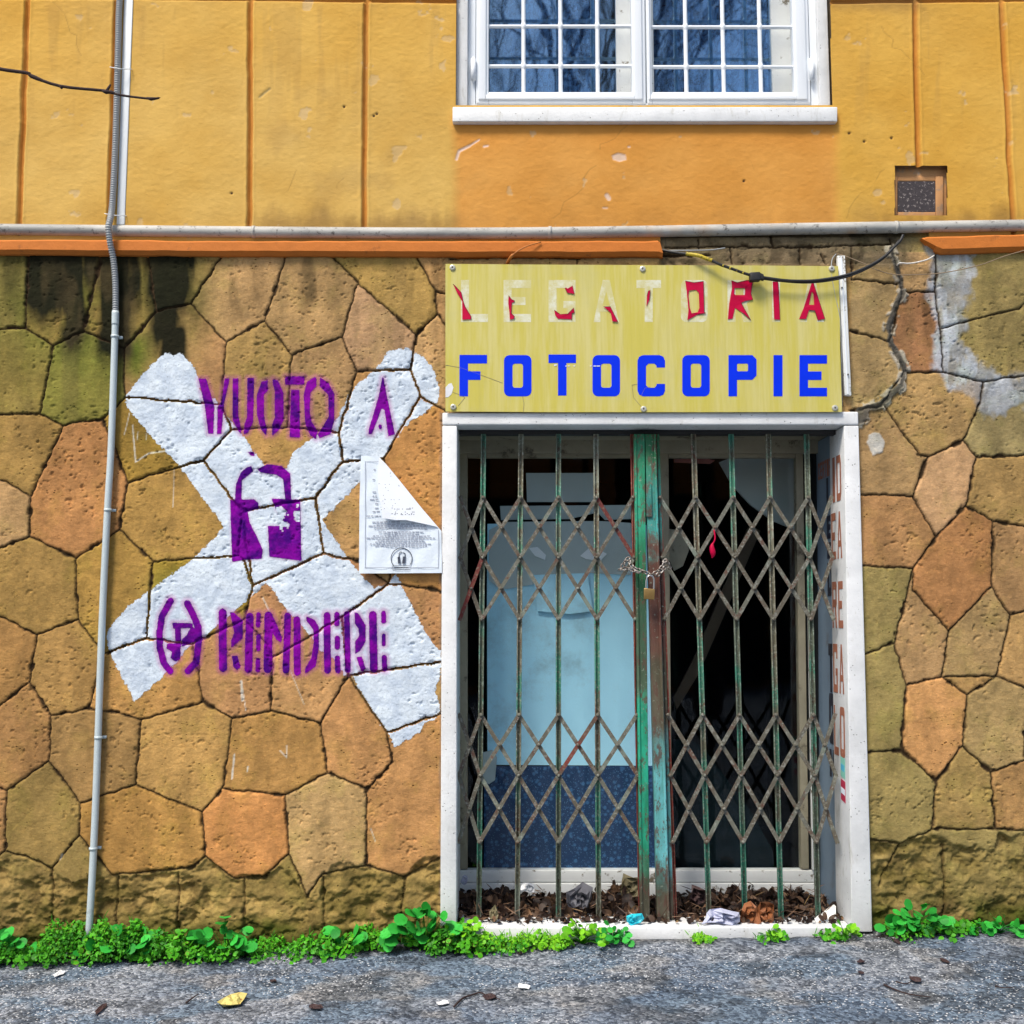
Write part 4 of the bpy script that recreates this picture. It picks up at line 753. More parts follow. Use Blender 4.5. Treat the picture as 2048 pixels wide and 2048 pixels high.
for k, (a, b, c, d, vs_) in enumerate(((952,977,1264,1291,(1047,1121,1195)), (1294,1304,1588,1620,(1371.5,1446,1520)))):
    mb = MB(); yg = .022
    vbox(mb, a, b, ytop, 206, yg, .045); vbox(mb, c, d, ytop, 206, yg, .045); vbox(mb, b+.2, c-.2, 184, 206, yg, .045)
    # raised moulding on the leaf
    vbox(mb, a+5 if k == 0 else a+3, b-5 if k == 0 else b-3, ytop, 198, yg-.008, .0075); vbox(mb, c+5, d-6, ytop, 198, yg-.008, .0075); vbox(mb, b-4.7 if k == 0 else b-2.7, c+4.7, 189, 198, yg-.008, .0075)
    mb.build('leaf_frame', M['white_enamel'], wd, bevel=.003)
    g = MB()
    for vx in vs_:
        x = P(vx, 100, yg+.02).x; za = P(1024, 186, yg).z; zb_ = P(1024, ytop, yg).z
        g.tube([(x, yg+.02, za), (x, yg+.02, zb_)], .0105, 10, False)
    hy = 128.5 if k == 0 else 130
    while hy > ytop+30:
        z = P(1024, hy, yg).z; xa, xb = P(b-2, 100, yg).x, P(c+2, 100, yg).x
        g.tube([(xa, yg+.02, z), (xb, yg+.02, z)], .0092, 10, False)
        for vx in vs_:
            x = P(vx, 100, yg+.02).x; g.tube([(x, yg+.02, z-.018), (x, yg+.02, z-.010), (x, yg+.02, z), (x, yg+.02, z+.010), (x, yg+.02, z+.018)], [.0106, .0135, .015, .0135, .0106], 10, False)
        hy -= 80
    g.build('grille', M['white_enamel'], wd, True)
for hx in (946.5, 1625):
    x = P(hx, 130).x; z0, z1 = P(1024, 158).z, P(1024, 115).z
    MB().tube([(x, .012, z0-.01), (x, .012, z0), (x, .012, z0+.001), (x, .012, z1-.001), (x, .012, z1), (x, .012, z1+.008)], [.006, .007, .0125, .0125, .008, .005], 12).build('hinge', M['white_enamel'], wd, True)
    
mb = MB(); vbox(mb, 952, 978, ytop, 208, .17, .05); vbox(mb, 1233, 1308, ytop, 208, .17, .05); vbox(mb, 1545, 1630, ytop, 208, .17, .05); mb.build('inner_frame', M['old_white'], wd, bevel=.003)
mb = MB(); vbox(mb, 978, 1233, ytop, 208, .19, .004); mb.build('pane', M['glass_window'], wd)
mb = MB(); vbox(mb, 1308, 1545, ytop, 208, .19, .004); mb.build('pane', M['glass_window'], wd)
# lace curtain, softly pleated
for (a, b) in ((974, 1190), (1300, 1535)):
    vs, fs = [], []; xa, xb = P(a, 100, .28).x, P(b, 100, .28).x; za, zb_ = P(1024, 230, .28).z, P(1024, ytop, .28).z; n = 80
    for i in range(n+1):
        x = xa+(xb-xa)*i/n; y = .28+.014*math.sin(i*.9)+.008*math.sin(i*.37)
        vs += [(x, y, za), (x, y, zb_)]
    fs = [(2*i, 2*i+2, 2*i+3, 2*i+1) for i in range(n)]
    MB().add(vs, fs).build('curtain', M['curtain'], wd, True)
mb = MB(); xa, xb = P(880, 100).x, P(1690, 100).x; za, zb_ = P(1024, 250).z, P(1024, ytop-30).z
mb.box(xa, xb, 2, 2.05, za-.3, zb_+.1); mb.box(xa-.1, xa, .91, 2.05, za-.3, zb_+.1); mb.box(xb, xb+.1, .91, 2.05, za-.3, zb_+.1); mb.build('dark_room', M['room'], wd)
# ------------------------------------------------------------------ vent
vt = bpy.data.objects.new('air_vent', None); COL.objects.link(vt); place(vt, P(1837, 430), bld)
mb = MB(); mb.rectpx(1780, 330, 1894, 444, .004, .05); mb.rectpx(1788, 345, 1886, 352, .012, .022); mb.rectpx(1786, 352.5, 1795, 436, -.004, .039); mb.rectpx(1872, 352.5, 1887, 436, -.006, .041); mb.rectpx(1795.5, 424, 1871.5, 436, -.003, .038); mb.rectpx(1795.5, 352.5, 1871.5, 362, .002, .033)
mb.build('vent_frame', M['vent_frame'], vt, bevel=.004)
mb = MB(); mb.rectpx(1795.5, 362.5, 1871.5, 423.5, .001, .02)
mb.build('vent_plate', M['vent_metal'], vt)
# ------------------------------------------------------------------ pipes, conduits, cables
def px_tube(name, pts, y, r, mat, parent=None, k=6, n=10, rfun=None):
    q = [P(p[0], p[1], p[2] if len(p) > 2 else y) for p in pts]; q = smooth_path(q, k)
    rr = [rfun(i, len(q)) for i in range(len(q))] if rfun else r
    return MB().tube(q, rr, n).build(name, M[mat], parent, True)
hp = thing('wall_pipe', P(1024, 466, -.04), 'long grey horizontal pipe crossing the whole facade above the stone base', 'pipe')
px_tube('pipe', [(-900,450),(-200,457),(250,462),(700,466),(1000,466.5),(1300,463),(1600,457.5),(2048,451),(2500,446),(3000,440)], -.028, .0275, 'pipe', hp, n=16)
for x in (508, 1792, 1100):
    yy = line_y(np.array([float(x)]), [(250,462),(700,466),(1000,466.5),(1300,463),(1600,457.5),(2048,451)])[0]
    a = P(x, yy, -.028); MB().tube([a-Vector((.008, 0, 0)), a+Vector((.008, 0, 0))], .030, 16).build('pipe_clip', M['pipe'], hp, True)
tr = thing('cable_trunking', P(240, 447, -.02), 'flat white plastic trunking strip on the yellow plaster behind the ribbed conduit', 'trunking')
MB().quadpx([(233,449),(249,449),(268,-60),(250,-60)], -.034, .030).build('cover', M['pvc_white'], tr, bevel=.003)
MB().quadpx([(231,449.5),(250.5,449.5),(269.5,-60),(248.5,-60)], -.010, .006).build('back_plate', M['pvc_white'], tr, bevel=.001)
cc0 = thing('ribbed_conduit', P(231, 628, -.05), 'grey ribbed flexible conduit running down the wall and over the horizontal pipe', 'conduit')
cpts = [(243,-60,-.05),(238,20,-.05),(236,100,-.05),(232,250,-.05),(228,350,-.05),(224,415,-.055),(220,440,-.08),(217,456,-.09),(220,485,-.08),(227,520,-.055),(231,570,-.045),(231,628,-.045)]
q = smooth_path([P(*p) for p in cpts], 40); L = [0]
for i in range(1, len(q)): L.append(L[-1]+(q[i]-q[i-1]).length)
NS = 900; qq = []; j = 0
for i in range(NS):
    s_ = L[-1]*i/(NS-1)
    while j < len(L)-2 and L[j+1] < s_: j += 1
    qq.append(q[j].lerp(q[j+1], (s_-L[j])/max(1e-6, L[j+1]-L[j])))
MB().tube(qq, [.0152 if (i % 6) < 3 else .0122 for i in range(NS)], 12).build('ribbed_tube', M['corrugated'], cc0, True)
for (x, y_, w_) in ((236, 135, 40), (225, 428, 36)):
    MB().tube([P(x-16, y_-1, -.04), P(x-12, y_, -.07), P(x+6, y_+3, -.068), P(x+24, y_+3, -.045), P(x+28, y_+4, -.03)], .0022, 6).build('cable_tie', M['pvc_white'], cc0, True)
rc = thing('rigid_conduit', P(178, 1868, -.04), 'straight pale grey plastic conduit running down the stone wall into the weeds', 'conduit')
px_tube('tube', [(231,622),(229,700),(222,900),(215,1020),(204,1250),(190,1640),(177,1880)], -.045, .0155, 'pvc', rc, n=14)
px_tube('sleeve', [(231,624),(230.5,650)], -.045, .0168, 'pvc', rc, n=14)
for (x, y_) in ((230,673),(216,1020),(197,1475),(186.5,1697)):
    a = P(x, y_, -.045); c_ = MB().tube([a-Vector((0, 0, .006)), a+Vector((0, 0, .006))], .0185, 14); c_.box(a.x-.002, a.x+.028, -.030, -.008, a.z-.006, a.z+.006); c_.build('saddle_clip', M['pvc'], rc, True)
# cables round the sign
bc = thing('power_cable', P(1500, 550, -.09), 'thick black sagging cable with a taped joint hanging in front of the sign top', 'cable')
px_tube('cable', [(1806,470,-.05),(1800,482,-.06),(1788,494,-.07),(1770,512,-.08),(1740,531,-.09),(1700,548,-.10),(1660,557,-.10),(1620,561.5,-.10),(1575,561,-.10),(1535,556,-.10),(1500,550,-.10),(1465,538,-.10),(1440,529,-.10),(1425,522,-.095),(1400,512,-.09),(1372,508,-.07),(1345,504,-.05),(1318,499,-.02)], -.1, .0068, 'black_rubber', bc, n=10)
px_tube('second_strand', [(1798,480,-.06),(1766,518,-.08),(1700,552,-.10),(1620,565.5,-.095),(1540,560,-.095),(1505,553,-.1)], -.1, .0040, 'black_rubber', bc, n=8)
px_tube('yellow_tape', [(1372,507.5,-.072),(1385,509,-.08),(1400,512,-.09),(1412,517,-.093),(1424,521,-.095)], -.1, .0088, 'yellow_tape', bc, n=10)
mb = MB(); mb.quadpx([(1501,561),(1522,560),(1521,543),(1500,544)], -.118, .036); mb.quadpx([(1519,557),(1529,560),(1528,548),(1518,544)], -.112, .025); mb.build('cable_joint', M['black_rubber'], bc, bevel=.005)
for x in (1446, 1460, 1474, 1486): 
    yy = line_y(np.array([float(x)]), [(1425,522),(1440,529),(1465,538),(1500,550)])[0]; a = P(x, yy, -.1); d = Vector((.9, 0, -.4))*.004
    MB().tube([a-d, a+d], .0082, 8).build('tape_ring', M['yellow_tape'], bc, True)
tag(px_tube('thin_wire', [(2300,440,-.04),(2048,501,-.06),(1960,530,-.06),(1890,545,-.06),(1840,549,-.06),(1790,549,-.06),(1755,540,-.06),(1725,526,-.05),(1690,512,-.03),(1672,508,-.01)], -.05, .0022, 'wire_tan'), 'thin brown wire sagging across the right stone wall from the frame edge', 'wire')
tag(px_tube('white_wire', [(1794,531,-.03),(1800,526,-.05),(1815,527,-.05),(1832,525,-.05),(1855,519,-.05),(1868,511,-.03)], -.05, .0035, 'wire_white'), 'short stub of white wire on the wall left of the grey paint smear', 'wire')
tag(px_tube('grey_wire', [(1672,508,-.02),(1664,520,-.05),(1663,548,-.06),(1670,590,-.06),(1680,640,-.06),(1683,720,-.05),(1684,812,-.04)], -.05, .0022, 'corrugated'), 'thin grey wire down the right edge of the yellow sign', 'wire')
tag(px_tube('grey_wire', [(1322,501,-.02),(1370,501,-.04),(1420,500,-.045),(1450,496,-.03)], -.05, .003, 'corrugated'), 'short grey wire above the sign beside the broken cornice end', 'wire')
tag(px_tube('orange_wire', [(1014,528,-.02),(1022,514,-.07),(1034,503,-.085),(1055,492,-.075),(1082,484,-.062)], -.05, .0032, 'orange_wire', rfun=lambda i, n: .0075 if i < n*.35 else .003), 'short orange wire poking out between cornice and sign', 'wire')
ws = thing('metal_strip', P(1696, 792, -.05), 'narrow white metal strip standing upright beside the right edge of the sign', 'strip')
MB().quadpx([(1690,790),(1703,791),(1690,511),(1675,511)], -.05, .025).build('channel', M['old_white'], ws, bevel=.002)
MB().quadpx([(1694.5,788),(1697,788),(1684,513),(1681.5,513)], -.054, .0035).build('rib', M['white_enamel'], ws)
for (x, y_) in ((1684,575),(1696,749)): MB().tube([P(x, y_, -.058), P(x, y_, -.05)], .004, 8).build('screw', M['screw_dark'], ws)
# ------------------------------------------------------------------ the sign
sg = thing('shop_sign', P(1287, 823, -.05), 'rectangular yellow sign reading LEGATORIA in peeling red and FOTOCOPIE in blue over the doorway', 'sign')
sgp = [(891,528),(1100,529.5),(1300,530.5),(1500,531),(1676,532.5),(1679,600),(1680,700),(1684,824),(1400,824.5),(1100,824.5),(891,823)]
def hole_edge(): return [(891,775),(897,768),(903,766),(907,775),(903,788),(897,794),(891,795)]
YF = -.062
panel = flat('panel', [sgp], onwall(YF+.002), M['sign'], sg, .004)
for (ch, a, b) in (('F',919,974),('O',1008,1063),('T',1097,1152),('O',1185,1240),('C',1275,1330),('O',1364.5,1419.5),('P',1457,1513),('I',1547,1565),('E',1599,1654)):
    dy_ = {'F':1, 'T':0}.get(ch, 1.5 if a < 1600 else 0)
    y1 = 792.5 if ch != 'T' else 791
    flat('letter', glyph(ch, a, 709+dy_*.8, b, y1, 17), onwall(YF-.0006), M['vinyl_blue'], sg, .0008)
for (ch, a, b) in (('L',922,976),('E',1007,1062),('G',1097,1151),('A',1187,1238),('T',1273,1322),('O',1362,1415),('R',1455,1503),('I',1544,1560),('A',1600,1648)):
    o = flat('faded_letter', glyph(ch, a, 560, b, 644, 16 if ch not in 'A' else 14), onwall(YF-.0002), M['ghost'], sg, .0004)
S1 = lambda p: cvt(p, 890, 520, 4.6); S2 = lambda p: cvt(p, 1290, 520, 4.6)
reds = [([S1([(75,222),(100,245),(150,300),(165,370),(185,430),(240,520),(240,545),(160,548),(158,380),(110,300)])]),
 ([S1([(585,328),(612,362),(640,375),(638,385),(615,395),(610,490),(640,520),(632,540),(596,548),(592,480),(582,400)])]),
 ([S1([(1172,236),(1190,312),(1125,302),(1103,255),(1118,255),(1125,265)])]),
 ([S1([(1005,460),(1060,500),(1130,495),(1185,440),(1190,485),(1168,490),(1166,555),(1160,545),(1040,540),(1015,510)])]),
 ([S1([(1458,430),(1520,428),(1590,568),(1540,566),(1525,490),(1480,445)])]),
 ([S2([(18,330),(30,285),(48,278),(40,365),(14,428)])]),
 ([S2([(370,192),(450,208),(538,195),(540,300),(545,482),(562,488),(480,505),(390,552),(400,460),(385,300)]), S2([(405,280),(470,275),(495,300),(500,440),(485,480),(430,490),(412,440),(400,330)])]),
 ([S2([(795,190),(850,208),(940,185),(992,192),(975,310),(992,365),(920,378),(885,395),(972,552),(905,490),(828,440),(805,540),(762,545),(775,400),(800,260)]), S2([(825,258),(915,258),(922,275),(918,322),(830,322),(820,310)])]),
 ([S2([(1175,200),(1222,200),(1232,300),(1242,550),(1188,545)])]),
 ([S2([(1535,205),(1550,215),(1655,540),(1590,555),(1562,465),(1508,462),(1482,542),(1418,542),(1460,440)]), S2([(1535,290),(1550,315),(1556,412),(1508,412)])])]
def curl(u, v, w):   # peeled vinyl stands a little off the sign
    return P(u, v, YF-.0016-.003*abs(math.sin(u*.09+v*.05)))+Vector((0, w, 0))
for lp in reds:
    flat('peeling_letter', lp, curl, M['vinyl_red'], sg, .0010)
    # darker curled rim
    c_ = MB(); pts = [curl(u, v, 0)+Vector((0, -.0004, 0)) for u, v in lp[0]]; pts.append(pts[0]); n_ = len(pts)
    c_.tube(pts[:max(3, n_*2//3)], .0012, 5); c_.build('letter_rim', M['vinyl_dark'], sg)
for (x, y_) in ((905,535.5),(1285,538),(1663,537.5),(906.5,814),(1287,818),(1669.5,816)):
    a = P(x, y_, YF); s_ = MB().tube([a+Vector((0, -.007, 0)), a+Vector((0, -.0055, 0)), a+Vector((0, -.0002, 0))], [.009, .0135, .0145], 16)
    so_ = s_.build('screw', M['screw'], sg, False); MB().tube([a+Vector((0, -.0078, 0)), a+Vector((0, -.0071, 0))], .0045, 8).build('screw_recess', M['screw_dark'], so_)
# cracks and the broken corner
for pts in ([(891,730),(920,735),(962,750),(1005,766)], [(1045,793),(1048,806),(1047,824)], [(905,784),(918,789),(930,795),(916,812)], [(1264,770),(1267,795),(1284,815)], [(1264,770),(1276,768)], [(1282,792),(1290,776),(1300,774)]):
    MB().tube([P(x, y_, YF-.0006) for x, y_ in pts], .0009, 4).build('crack', M['mortar'], sg)
flat('broken_patch', [hole_edge()], onwall(YF-.0007), M['white_scrap'], sg, .001)
MB().quadpx([(1108,729),(1114,728),(1114,731),(1108,732)], YF-.002, .001).build('paint_chip', M['white_scrap'], sg)
for (a, b) in ((1131,1134),(1136,1139),(1147,1150),(1180,1183),(1187,1192),(1193,1200)): MB().quadpx([(a,733),(b,733),(b,731),(a,731)], YF-.002, .001).build('paint_chip', M['white_scrap'], sg)
# ------------------------------------------------------------------ scissor gate
YG = .07
def barx(k, y):   # k: (x at 870, x at 1848)
    return k[0]+(k[1]-k[0])*(y-870)/978.0
LB = [(922,916),(967,957.5),(1042,1034.5),(1117,1117),(1192,1197.5),(1264,1281)]
RB = [(1315,1352),(1387,1419),(1462.5,1491),(1537,1563),(1613.6,1637),(1661,1677)]
def gate(label, bars, post_pts, post_mat_, postside, dark_first):
    t_ = thing('folding_gate', P((bars[0][1]+bars[-1][1])/2, 1848, YG), label, 'gate', 'halves of the scissor gate')
    for i, k in enumerate(bars):
        hidden = (bars is LB and i == 0) or (bars is RB and i == 5)
        if hidden: continue
        thin = (bars is LB and i == 5) or (bars is RB and i == 0)
        yt, yb = 868, 1846
        mb = MB(); xa, xb = barx(k, yt), barx(k, yb); w_ = 3.5 if thin else 5.2
        # U-shaped channel: two flanges and a back
        mb.quadpx([(xb-w_, yb), (xb+w_, yb), (xa+w_, yt), (xa-w_, yt)], YG+.006, .012)
        mb.quadpx([(xb-w_, yb), (xb-w_+2.6, yb), (xa-w_+2.6, yt), (xa-w_, yt)], YG-.008, .0138); mb.quadpx([(xb+w_-2.6, yb), (xb+w_, yb), (xa+w_, yt), (xa+w_-2.6, yt)], YG-.008, .0138)
        mb.build('upright_bar', M['gate_red'] if thin else (M['gate_teal'] if (bars is LB and i in (1, 3)) or (bars is RB and i in (2, 4)) else M['gate_bar']), t_, bevel=.0012, seg=1)
    for i in range(len(bars)-1):
        if bars is LB and i == 0: bands = ((995,1115,1238),(1430,1551,1684))
        else: bands = ((995,1115,1238),(1430,1551,1684))
        for bnd in bands:
            for a, b in ((bnd[0], bnd[1]), (bnd[1], bnd[2])):
                for (ya, yb_, off) in ((a, b, .0), (b, a, .009)):
                    xa, xb = barx(bars[i], ya), barx(bars[i+1], yb_); pa = P(xa, ya, YG-.014-off); pb = P(xb, yb_, YG-.014-off)
                    d = (pb-pa).normalized(); nrm = Vector((-d.z, 0, d.x))*.0092; pa2 = pa-d*.008; pb2 = pb+d*.008
                    mb = MB().hexa([pa2-nrm, pb2-nrm, pb2+nrm, pa2+nrm], [v+Vector((0, .004, 0)) for v in (pa2-nrm, pb2-nrm, pb2+nrm, pa2+nrm)])
                    mb.build('lattice_strip', M['gate_red'] if random.random() < .04 else M['gate_strip'], t_)
    # rivets, each its own small part
    rp = []
    for i, k in enumerate(bars):
        if (bars is LB and i == 0) or (bars is RB and i == 5): continue
        rp += [P(barx(k, y_), y_, YG-.024) for y_ in (995,1115,1238,1430,1551,1684)]
    for i in range(len(bars)-1):
        rp += [P((barx(bars[i], y_)+barx(bars[i+1], y_))/2, y_, YG-.024) for y_ in (1055,1177,1490,1618)]
    r0 = MB().tube([rp[0]+Vector((0, -.006, 0)), rp[0]+Vector((0, -.003, 0)), rp[0]+Vector((0, .003, 0))], [.004, .0075, .0085], 8).build('rivet', M['gate_strip'], t_)
    base = r0.location.copy()
    for q_ in rp[1:]:
        c_ = r0.copy(); COL.objects.link(c_); c_.parent = t_; c_.location = base+(q_-rp[0])
    mb = MB()
    for q_ in post_pts: mb.quadpx(*q_)
    mb.build('meeting_post', M[post_mat_], t_, bevel=.003)
    return t_
ga = gate('left half of the rusty scissor gate, in front of the pale blue board', LB, [([(1281,1847),(1300,1847),(1289.5,868),(1268,868)], YG-.035, .045), ([(1281,1847),(1286,1847),(1273,868),(1268,868)], YG-.042, .0068)], 'post_a', 1, 0)
gb = gate('right half of the rusty scissor gate, in front of the dark pane', RB, [([(1315,1847),(1340,1847),(1312,868),(1290.5,868)], YG-.035, .045), ([(1335,1847),(1340,1847),(1312,868),(1307,868)], YG-.042, .0068), ([(1341,1847),(1348,1847),(1319,868),(1313,868)], YG-.01, .02)], 'post_b', 0, 0)
MB().quadpx([(1293,1034),(1305,1034),(1303,968),(1292,968)], YG-.043, .0078).build('lock_plate', M['post_b'], gb, bevel=.003)
MB().rectpx(918, 860, 1676, 869, YG+.01, .05).build('top_track', M['black_rubber'], ga, bevel=.002)
# chain and padlock
ch = thing('chain', P(1298, 1160, -.01), 'rusty steel chain wound round the two meeting posts of the gate', 'chain')
cp_ = smooth_path([P(*p) for p in [(1243,1141,0.020),(1247,1128,0.020),(1256,1118,0.020),(1262,1130,0.005),(1274,1139,0.000),(1290,1144,-0.005),(1302,1150,-0.010),(1314,1143,-0.005),(1324,1134,0.000),(1330,1122,0.010),(1337,1128,0.015),(1340,1140,0.020)]], 10)
def link_at(c, d, roll, mb, r1=.0125, r2=.0078, rw=.0034):
    d = d.normalized(); up = Vector((0, -1, 0)); s_ = d.cross(up).normalized(); n_ = s_.cross(d)
    a = s_*math.cos(roll)+n_*math.sin(roll); ring = []
    for i in range(14):
        th = 2*math.pi*i/14; ring.append(c+d*math.cos(th)*r1+a*math.sin(th)*r2)
    ring += ring[:2]; mb.tube(ring, rw, 6, False)
Lc = 0; last = cp_[0]; nl = 0
for i in range(1, len(cp_)):
    Lc += (cp_[i]-cp_[i-1]).length
    if Lc > .0185:
        mb = MB(); link_at(cp_[i], cp_[i]-cp_[i-2], math.pi/2*(nl % 2)+.5, mb); mb.build('chain_link', M['steel_dark'], ch, True); Lc = 0; nl += 1
for pts in ([(1240,1139,0.010),(1255,1137,-0.010),(1270,1142,-0.015),(1283,1148,-0.015)], [(1330,1135,0.000),(1318,1148,-0.010),(1308,1152,-0.015)]):
    q = smooth_path([P(*p) for p in pts], 6); Lc = .02
    for i in range(1, len(q)-1):
        Lc += (q[i]-q[i-1]).length
        if Lc > .0185: mb = MB(); link_at(q[i], q[i+1]-q[i-1], math.pi/2*(nl % 2)+.4, mb); mb.build('chain_link', M['steel_dark'], ch, True); Lc = 0; nl += 1
pl = thing('padlock', P(1299, 1200, -.02), 'small brass padlock hanging from the chain on the gate', 'padlock')
MB().quadpx([(1288,1198),(1309,1199.5),(1310,1178),(1288,1176)], -.03, .018).build('lock_body', M['brass'], pl, bevel=.003)
px_tube('shackle', [(1292,1178,-0.022),(1292.5,1163,-0.022),(1295,1154,-0.022),(1300,1151,-0.022),(1306,1154,-0.022),(1308,1163,-0.022),(1307.5,1179,-0.022)], .108, .0038, 'steel', pl, n=10)
tag(px_tube('red_charm', [(1428,1060,0.040),(1430,1078,0.035),(1424,1092,0.035),(1426,1108,0.035),(1424,1116,0.035)], .17, .006, 'vinyl_red', rfun=lambda i, n: .0035+.010*max(0, math.sin(i/n*math.pi*2-2.4))), 'small red charm hanging on the right half of the gate', 'charm')
# ------------------------------------------------------------------ poster
po = thing('poster', P(800, 1147, -.05), 'pale printed paper notice with its top right corner folded down, pasted left of the doorway', 'notice')
def onpaper(off):
    def fn(u, v, w): return P(u, v, -.048-off-.002*math.sin(u*.13)*math.sin(v*.09))+Vector((0, w, 0))
    return fn
def sheet(name, outline, fn, mat, parent, step=6, th=.0006):
    # fine grid clipped to the outline for a softly wavy sheet
    xs_ = [p[0] for p in outline]; ys_ = [p[1] for p in outline]
    bm = bmesh.new(); f = bm.faces.new([bm.verts.new((p[0], p[1], 0)) for p in outline])
    for x in np.arange(min(xs_)+step, max(xs_), step): bmesh.ops.bisect_plane(bm, geom=bm.verts[:]+bm.edges[:]+bm.faces[:], plane_co=(x, 0, 0), plane_no=(1, 0, 0))
    for y_ in np.arange(min(ys_)+step, max(ys_), step): bmesh.ops.bisect_plane(bm, geom=bm.verts[:]+bm.edges[:]+bm.faces[:], plane_co=(0, y_, 0), plane_no=(0, 1, 0))
    for v in bm.verts: v.co = fn(v.co.x, v.co.y, 0)
    r_ = bmesh.ops.extrude_face_region(bm, geom=bm.faces[:])
    for v in [g for g in r_['geom'] if isinstance(g, bmesh.types.BMVert)]: v.co.y += th
    bmesh.ops.recalc_face_normals(bm, faces=bm.faces); me = bpy.data.meshes.new('s'); bm.to_mesh(me); bm.free()
    return link_mesh(name, me, mat, parent, False)
sheet('sheet', [(722,911),(758,913),(800,965),(845,1020),(883,1062),(884,1146),(718,1147),(719,1000)], onpaper(0), M['paper'], po, 9)
def fold(u, v, w):
    # the flap stands off the sheet, most at its free lower left edge
    t_ = ((u-760)*(1062-915)-(v-915)*(883-758)); d = abs(t_)/193.0
    return P(u, v, -.050-.0035-min(.022, d*.00040))+Vector((0, w, 0))
sheet('folded_corner', [(758,914),(772,928),(800,962),(845,1018),(876,1054),(850,1048),(812,1040),(790,1040),(765,1036),(762,1010),(756,985),(755,955),(756,935)], fold, M['paper_back'], po, 8)
mb = MB(); rr_ = random.Random(3)
def word(x0, x1, y_): 
    mb.quadpx([(x0, y_+1.0), (x1, y_+1.0), (x1, y_-1.0), (x0, y_-1.0)], -.0518, .0004)
def textline(x0, x1, y_):
    x = x0
    while x < x1-3:
        w_ = rr_.uniform(3, 9); word(x, min(x+w_, x1), y_+rr_.uniform(-.2, .2)); x += w_+1.6
for (y_, a, b) in ((939,747,755),(959,745,754),(984,745,755),(992,745,755),(999,740,757),(1007,750,758),(1016,750,760),(1023,745,760),(1032,733,762),(1044,744,800),(1048,752,830),(1052,737,852),(1056,748,858),(1064,757,848),(1068,767,838),(1072,746,860),(1076,733,870),(1080,755,848),(1084,750,853),(1088,740,865),(1092,750,854)):
    if y_ in (1044, 1072): mb.build('printed_text', M['ink'], po); mb = MB()
    textline(a, b, y_)
mb.build('printed_text', M['ink'], po)
mb = MB()
for (a, b, c, d) in ((730,923,731,1135),(729.2,1134.4,877,1135.4),(876.4,1060,877.4,1135),(730,922.6,757,923.4)): mb.rectpx(a, b, c, d, -.0520, .0004)
mb.build('printed_border', M['ink'], po)
lg = []; cx, cy, r_ = 803, 1117, 21
arc = [(cx+r_*math.cos(R(a)), cy+r_*math.sin(R(a))) for a in range(140, 401, 8)]
mb = MB().tube([P(x, y_, -.0522) for x, y_ in arc], .0018, 5); mb.build('emblem_ring', M['ink_dark'], po)
mb = MB().tube([P(x, y_, -.0522) for x, y_ in [(785,1131),(820,1131),(820,1139),(785,1139),(785,1131)]], .0009, 5); mb.rectpx(788, 1134.2, 817, 1136, -.0522, .0003); mb.build('emblem_caption', M['ink_dark'], po)
mb = MB().quadpx([(796,1127),(801,1127),(800.5,1120),(795,1114)], -.0524, .0004).quadpx([(795,1114),(800,1121),(799.6,1114),(799.5,1113)], -.0524, .0004); mb.quadpx([(804,1127),(810,1127),(811.5,1113),(806,1113)], -.0524, .0004)
mb.tube([P(x, y_, -.0524) for x, y_ in [(798,1114),(798,1107),(801,1104),(804,1104)]], .0018, 5); mb.tube([P(x, y_, -.0524) for x, y_ in [(806,1105),(810,1107),(810,1114)]], .0018, 5); mb.build('emblem_padlock', M['ink_dark'], po)
mb = MB()
for i in range(34):
    u, v = rr_.uniform(783, 830), rr_.choice((1016, 1018, 1024, 1027, 1029)); p = fold(u, v, 0); mb.box(p.x-.0022, p.x+.0022, p.y-.0007, p.y-.0003, p.z-.0016, p.z+.0012)
for i in range(26):
    u = rr_.uniform(758, 800); v = rr_.uniform(935, 1030); p = fold(u, v, 0); mb.box(p.x-.0014, p.x+.0014, p.y-.0007, p.y-.0003, p.z-.0014, p.z+.001)
mb.build('paper_specks', M['ink_dark'], po)
# ------------------------------------------------------------------ pavement
gx = axis_vals(-9, 9, -2.9, 2.9, .009, .25); gy = np.concatenate([np.arange(-16, -1.6, .25), np.arange(-1.6, .08, .009)])
GX, GY = np.meshgrid(gx, gy)
GP, GQ = proj(GX, GY, ground(GX, GY))
HG = ground(GX, GY)+(fbm(GX*2.2, GY*2.2, 210, 4)-.5)*.03+(fbm(GX*20, GY*20, 220, 4)-.5)*.012
HG += .010*sstep(-.10, -.0, GY)*(fbm(GX*6, GY*6, 230, 3))-.008*np.exp(-((GY+.05)/.03)**2)
CG = np.empty(GX.shape+(3,)); CG[:] = (.165, .225, .30)
CG = blend(CG, sstep(.46, .62, fbm(GX*3.2, GY*4.5, 240, 4))*.75, (.34, .36, .40)); CG = blend(CG, sstep(.48, .66, fbm(GX*2.6+9, GY*3.4, 250, 4))*.6, (.13, .18, .26))
CG = blend(CG, sstep(.56, .7, fbm(GX*4+3, GY*5, 260, 4))*.4, (.33, .29, .24))
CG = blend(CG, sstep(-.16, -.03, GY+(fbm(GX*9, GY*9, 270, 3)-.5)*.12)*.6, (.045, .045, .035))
CG = blend(CG, sstep(-2.45, -2.25, -np.abs(GX+2.3)-2.0)*0, (.1, .1, .1))
ag = []; ra = random.Random(8)
